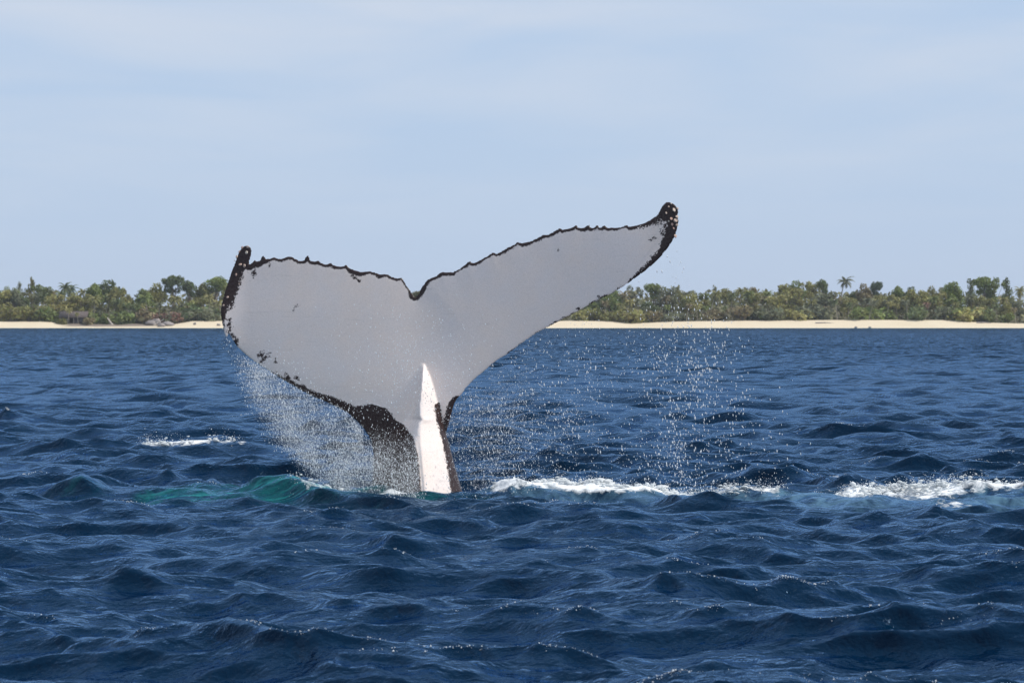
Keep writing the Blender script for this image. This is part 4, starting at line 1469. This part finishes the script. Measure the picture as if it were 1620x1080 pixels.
def build_woodland():
    """the mass of undergrowth and far crowns between and behind the trees"""
    r = np.random.default_rng(91)
    cents = []
    n = 26000
    x = r.uniform(-420, 420, n)
    y = r.uniform(SHORE + 16, SHORE + 75, n)
    px = x / y * F_PX + 810
    hid = (px < -6) | (px > 1626) | ((px > 362) & (px < 890))
    hmax = np.where(hid, 3.6 + 1.6 * (vnoise(x * 0.12 + 400, y * 0.1, 55) - 0.3), 3.6 + 1.6 * (vnoise(x * 0.2 + 400, y * 0.1, 56) - 0.4))
    hmax = hmax * np.clip((y - SHORE - 9) / 22, 0.25, 1)
    hmax = np.where((px > 862) & (px < 985), np.minimum(hmax, 3.0 + (px - 862) * 0.03), hmax)
    z = hmax * r.uniform(0, 1, n) ** 0.6
    z += island_ground(x, y)
    v, f = leaf_quads(np.stack([x, y, z], 1), 0.75, r, 0.2)
    # the stretches that the tail hides or the frame cuts off carry full trees of the same kinds
    V, F, off = [v], [f], len(v)
    kinds = [b[1] for k in ('dome', 'ragged', 'umbrella') for b in BROAD[k]]
    arr = []
    for me0 in kinds:
        c = np.empty(len(me0.vertices) * 3, np.float32)
        me0.vertices.foreach_get('co', c)
        arr.append(c.reshape(-1, 3))
    tx = np.arange(-415, 415, 5.2) + r.uniform(-1, 1, len(np.arange(-415, 415, 5.2)))
    for i, x0 in enumerate(tx):
        y0 = SHORE + r.uniform(18, 46)
        p0 = x0 / y0 * F_PX + 810
        if not ((p0 < -30) or (p0 > 1650) or (395 < p0 < 860)):
            continue
        c = arr[int(r.integers(len(arr)))]
        h = r.uniform(8.5, 13.0) * (1.0 if y0 > SHORE + 28 else 0.75)
        if 0 < p0 < 1620:
            h = min(h, r.uniform(9.6, 11.4) - ground_z(x0, y0))
        w = h * 0.45 + 5.0
        an = r.uniform(0, 6.28)
        q = np.stack([(c[:, 0] * math.cos(an) - c[:, 1] * math.sin(an)) * w + x0, (c[:, 0] * math.sin(an) + c[:, 1] * math.cos(an)) * w + y0,
                      c[:, 2] * h + ground_z(x0, y0)], 1)
        V.append(q)
        F.append(np.arange(len(q)).reshape(-1, 4) + off)
        off += len(q)
    v, f = np.concatenate(V), np.concatenate(F)
    me = make_mesh('woodland', v, f, LEAF, smooth=False)
    o = link('woodland', me, label="dense woodland and undergrowth that fills the island behind the trees", cat='woodland', kind='stuff')
    o.color = (0.19, 0.185, 0.085, 1)


build_woodland()


# ------------------------------------------------------------------ things on the beach
def box(c, s, rz=0.0, rx=0.0):
    v = []
    for dx in (-.5, .5):
        for dy in (-.5, .5):
            for dz in (-.5, .5):
                v.append(Matrix.Rotation(rz, 3, 'Z') @ (Matrix.Rotation(rx, 3, 'X') @ Vector((dx * s[0], dy * s[1], dz * s[2]))) + Vector(c))
    f = [(0, 1, 3, 2), (4, 6, 7, 5), (0, 4, 5, 1), (2, 3, 7, 6), (0, 2, 6, 4), (1, 5, 7, 3)]
    return [tuple(a) for a in v], f


THATCH = mat_plain("thatch", (0.055, 0.042, 0.042), (0.12, 0.09, 0.08), 3.0)
DARKWOOD = mat_plain("old_planks", (0.05, 0.045, 0.055), (0.11, 0.09, 0.085), 3.0)
REDWOOD = mat_plain("red_planks", (0.30, 0.12, 0.08), (0.42, 0.20, 0.13), 3.0)
DRIFT = mat_plain("driftwood", (0.42, 0.36, 0.32), (0.60, 0.54, 0.48), 1.5)
ROCK = mat_plain("rock", (0.16, 0.135, 0.13), (0.34, 0.30, 0.28), 1.2)

Yh = SHORE + 12.0
hut_x, hut_z = XI(117, Yh), ground_z(XI(117, Yh), Yh)
hut = bpy.data.objects.new('beach_hut', None)
COL.objects.link(hut)
hut.location = (hut_x, Yh, hut_z)
hut['label'] = "dark wooden beach hut with thatched roof and a reddish end wall under the palms"
hut['category'] = 'hut'
w, d, hh = 7.0, 4.2, 1.7
for sgn in (-1, 1):
    # thatch slopes, ridge along x
    v, f = box((0, sgn * 1.25, hh + 0.75), (w + 0.7, 3.0, 0.22), 0, -sgn * R(33))
    link('roof', make_mesh('roof', v, f, THATCH, False), hut)
v, f = box((-w / 2 + 0.1, 0, hh / 2 - 0.1), (0.16, d, hh + 0.3))
link('end_wall', make_mesh('end_wall', v, f, REDWOOD, False), hut)['label'] = "reddish plank end wall"
v, f = box((w / 2 - 0.1, 0, hh / 2 - 0.1), (0.16, d, hh + 0.3))
link('end_wall', make_mesh('end_wall', v, f, DARKWOOD, False), hut)
v, f = box((0, d / 2 - 0.1, hh / 2 - 0.1), (w - 0.4, 0.14, hh + 0.3))
link('back_wall', make_mesh('back_wall', v, f, DARKWOOD, False), hut)
v, f = box((1.9, -d / 2 + 0.1, hh / 2 - 0.1), (3.3, 0.14, hh + 0.3))
link('front_wall', make_mesh('front_wall', v, f, DARKWOOD, False), hut)
for q in (-3.3, -1.5, 0.15):
    v, f = tube([(q, -d / 2 + 0.1, -0.3), (q, -d / 2 + 0.1, hh)], [0.11, 0.10])
    link('post', make_mesh('post', v, f, DRIFT), hut)

# leaning bleached trunk
Yl = SHORE + 10.5
x0, z0 = XI(176, Yl), ground_z(XI(176, Yl), Yl)
v, f = tube([(x0 + 0.5, Yl, z0 - 0.2), (x0 - 0.1, Yl, z0 + 0.5), (x0 - 0.8, Yl + 0.1, z0 + 1.5), (x0 - 1.1, Yl + 0.3, z0 + 2.0)], [0.34, 0.28, 0.2, 0.08])
link('driftwood_log', make_mesh('driftwood_log', v, f, DRIFT), label="bleached stump leaning on the brown bank between hut and rocks", cat='driftwood')


def rock(px, Y, sx_, sz_, label, seed, group=None, sink=0.25):
    bv, bf = ico(3)
    ns = 1 + 0.5 * (vnoise(bv[:, 0] * 1.7 + seed * 3 + 60, bv[:, 1] * 1.7 + bv[:, 2] * 2.3 + 60, seed) - 0.5)
    x = XI(px, Y)
    z = max(ground_z(x, Y), 0.0)
    v = bv * ns[:, None] * np.array([sx_, sx_ * 0.7, sz_])
    me = make_mesh('rock', v, bf, ROCK, smooth=False)
    link('rock', me, label=label, cat='rock', group=group, loc=(x, Y, z + sz_ * (1 - sink) * 0.6))


rock(238, SHORE + 7, 1.5, 0.9, "blunt grey rock at the left end of the rock heap on the bank", 3, 'rocks on the beach')
rock(247, SHORE + 8, 1.3, 1.3, "tallest grey rock in the heap beside the sand", 4, 'rocks on the beach')
rock(255, SHORE + 4, 1.1, 0.6, "low pale rock in front of the rock heap by the water", 5, 'rocks on the beach')
rock(265, SHORE + 6.5, 2.0, 0.75, "long low grey rock at the sandy end of the rock heap", 6, 'rocks on the beach')
rock(308, SHORE + 5, 0.42, 0.4, "small dark rock alone on the sand near the rock heap", 7, 'rocks on the beach')
rock(346, SHORE + 4, 0.5, 0.35, "small dark rock on the sand close to the left tail tip", 8, 'rocks on the beach')
rock(1354, SHORE + 0.5, 0.4, 0.3, "small dark rock at the water's edge, left one of a pair", 9, 'rocks on the beach')
rock(1376, SHORE + 0.5, 0.4, 0.3, "small dark rock at the water's edge, right one of a pair", 10, 'rocks on the beach')
# fallen grey branches on the right-hand sand
for (px, Yb, ln, an, lab) in ((243, SHORE + 5.5, 3.2, 0.55, "grey driftwood branch sticking up from the rock heap"),
                              (1290, SHORE + 7, 5.0, -0.12, "thin dark driftwood trunk lying on the sand below the palms"),
                              (1545, SHORE + 9, 4.0, -0.1, "dark driftwood trunk lying near the right end of the sand")):
    x0 = XI(px, Yb)
    z0 = ground_z(x0, Yb)
    dxx, dzz = math.cos(an) * ln, math.sin(an) * ln
    v, f = tube([(x0, Yb, z0 + 0.1), (x0 + dxx * .5, Yb + .3, z0 + 0.25 + max(dzz, -.1) * .5), (x0 + dxx, Yb + .2, z0 + 0.15 + max(dzz, -.1))], [0.2, 0.15, 0.06])
    link('driftwood_branch', make_mesh('driftwood_branch', v, f, DRIFT if an > 0 else ROCK), label=lab, cat='driftwood')


# ------------------------------------------------------------------ haze
def build_haze():
    m = bpy.data.materials.new("sea_haze")
    m.use_nodes = True
    t = m.node_tree
    t.nodes.clear()
    out = N(t, 'ShaderNodeOutputMaterial')
    pv = N(t, 'ShaderNodeVolumePrincipled', inp={'Density': 0.00007, 'Anisotropy': 0.2})
    pv.inputs['Color'].default_value = (0.86, 0.92, 1.0, 1)
    L(t, pv.outputs[0], out.inputs['Volume'])
    v, f = box((0, 0, 9.0), (5600, 5600, 25.0))
    o = link('haze', make_mesh('haze', v, f, m, False), kind='stuff', label="thin sea haze over the water and the island", cat='haze')
    return o


build_haze()
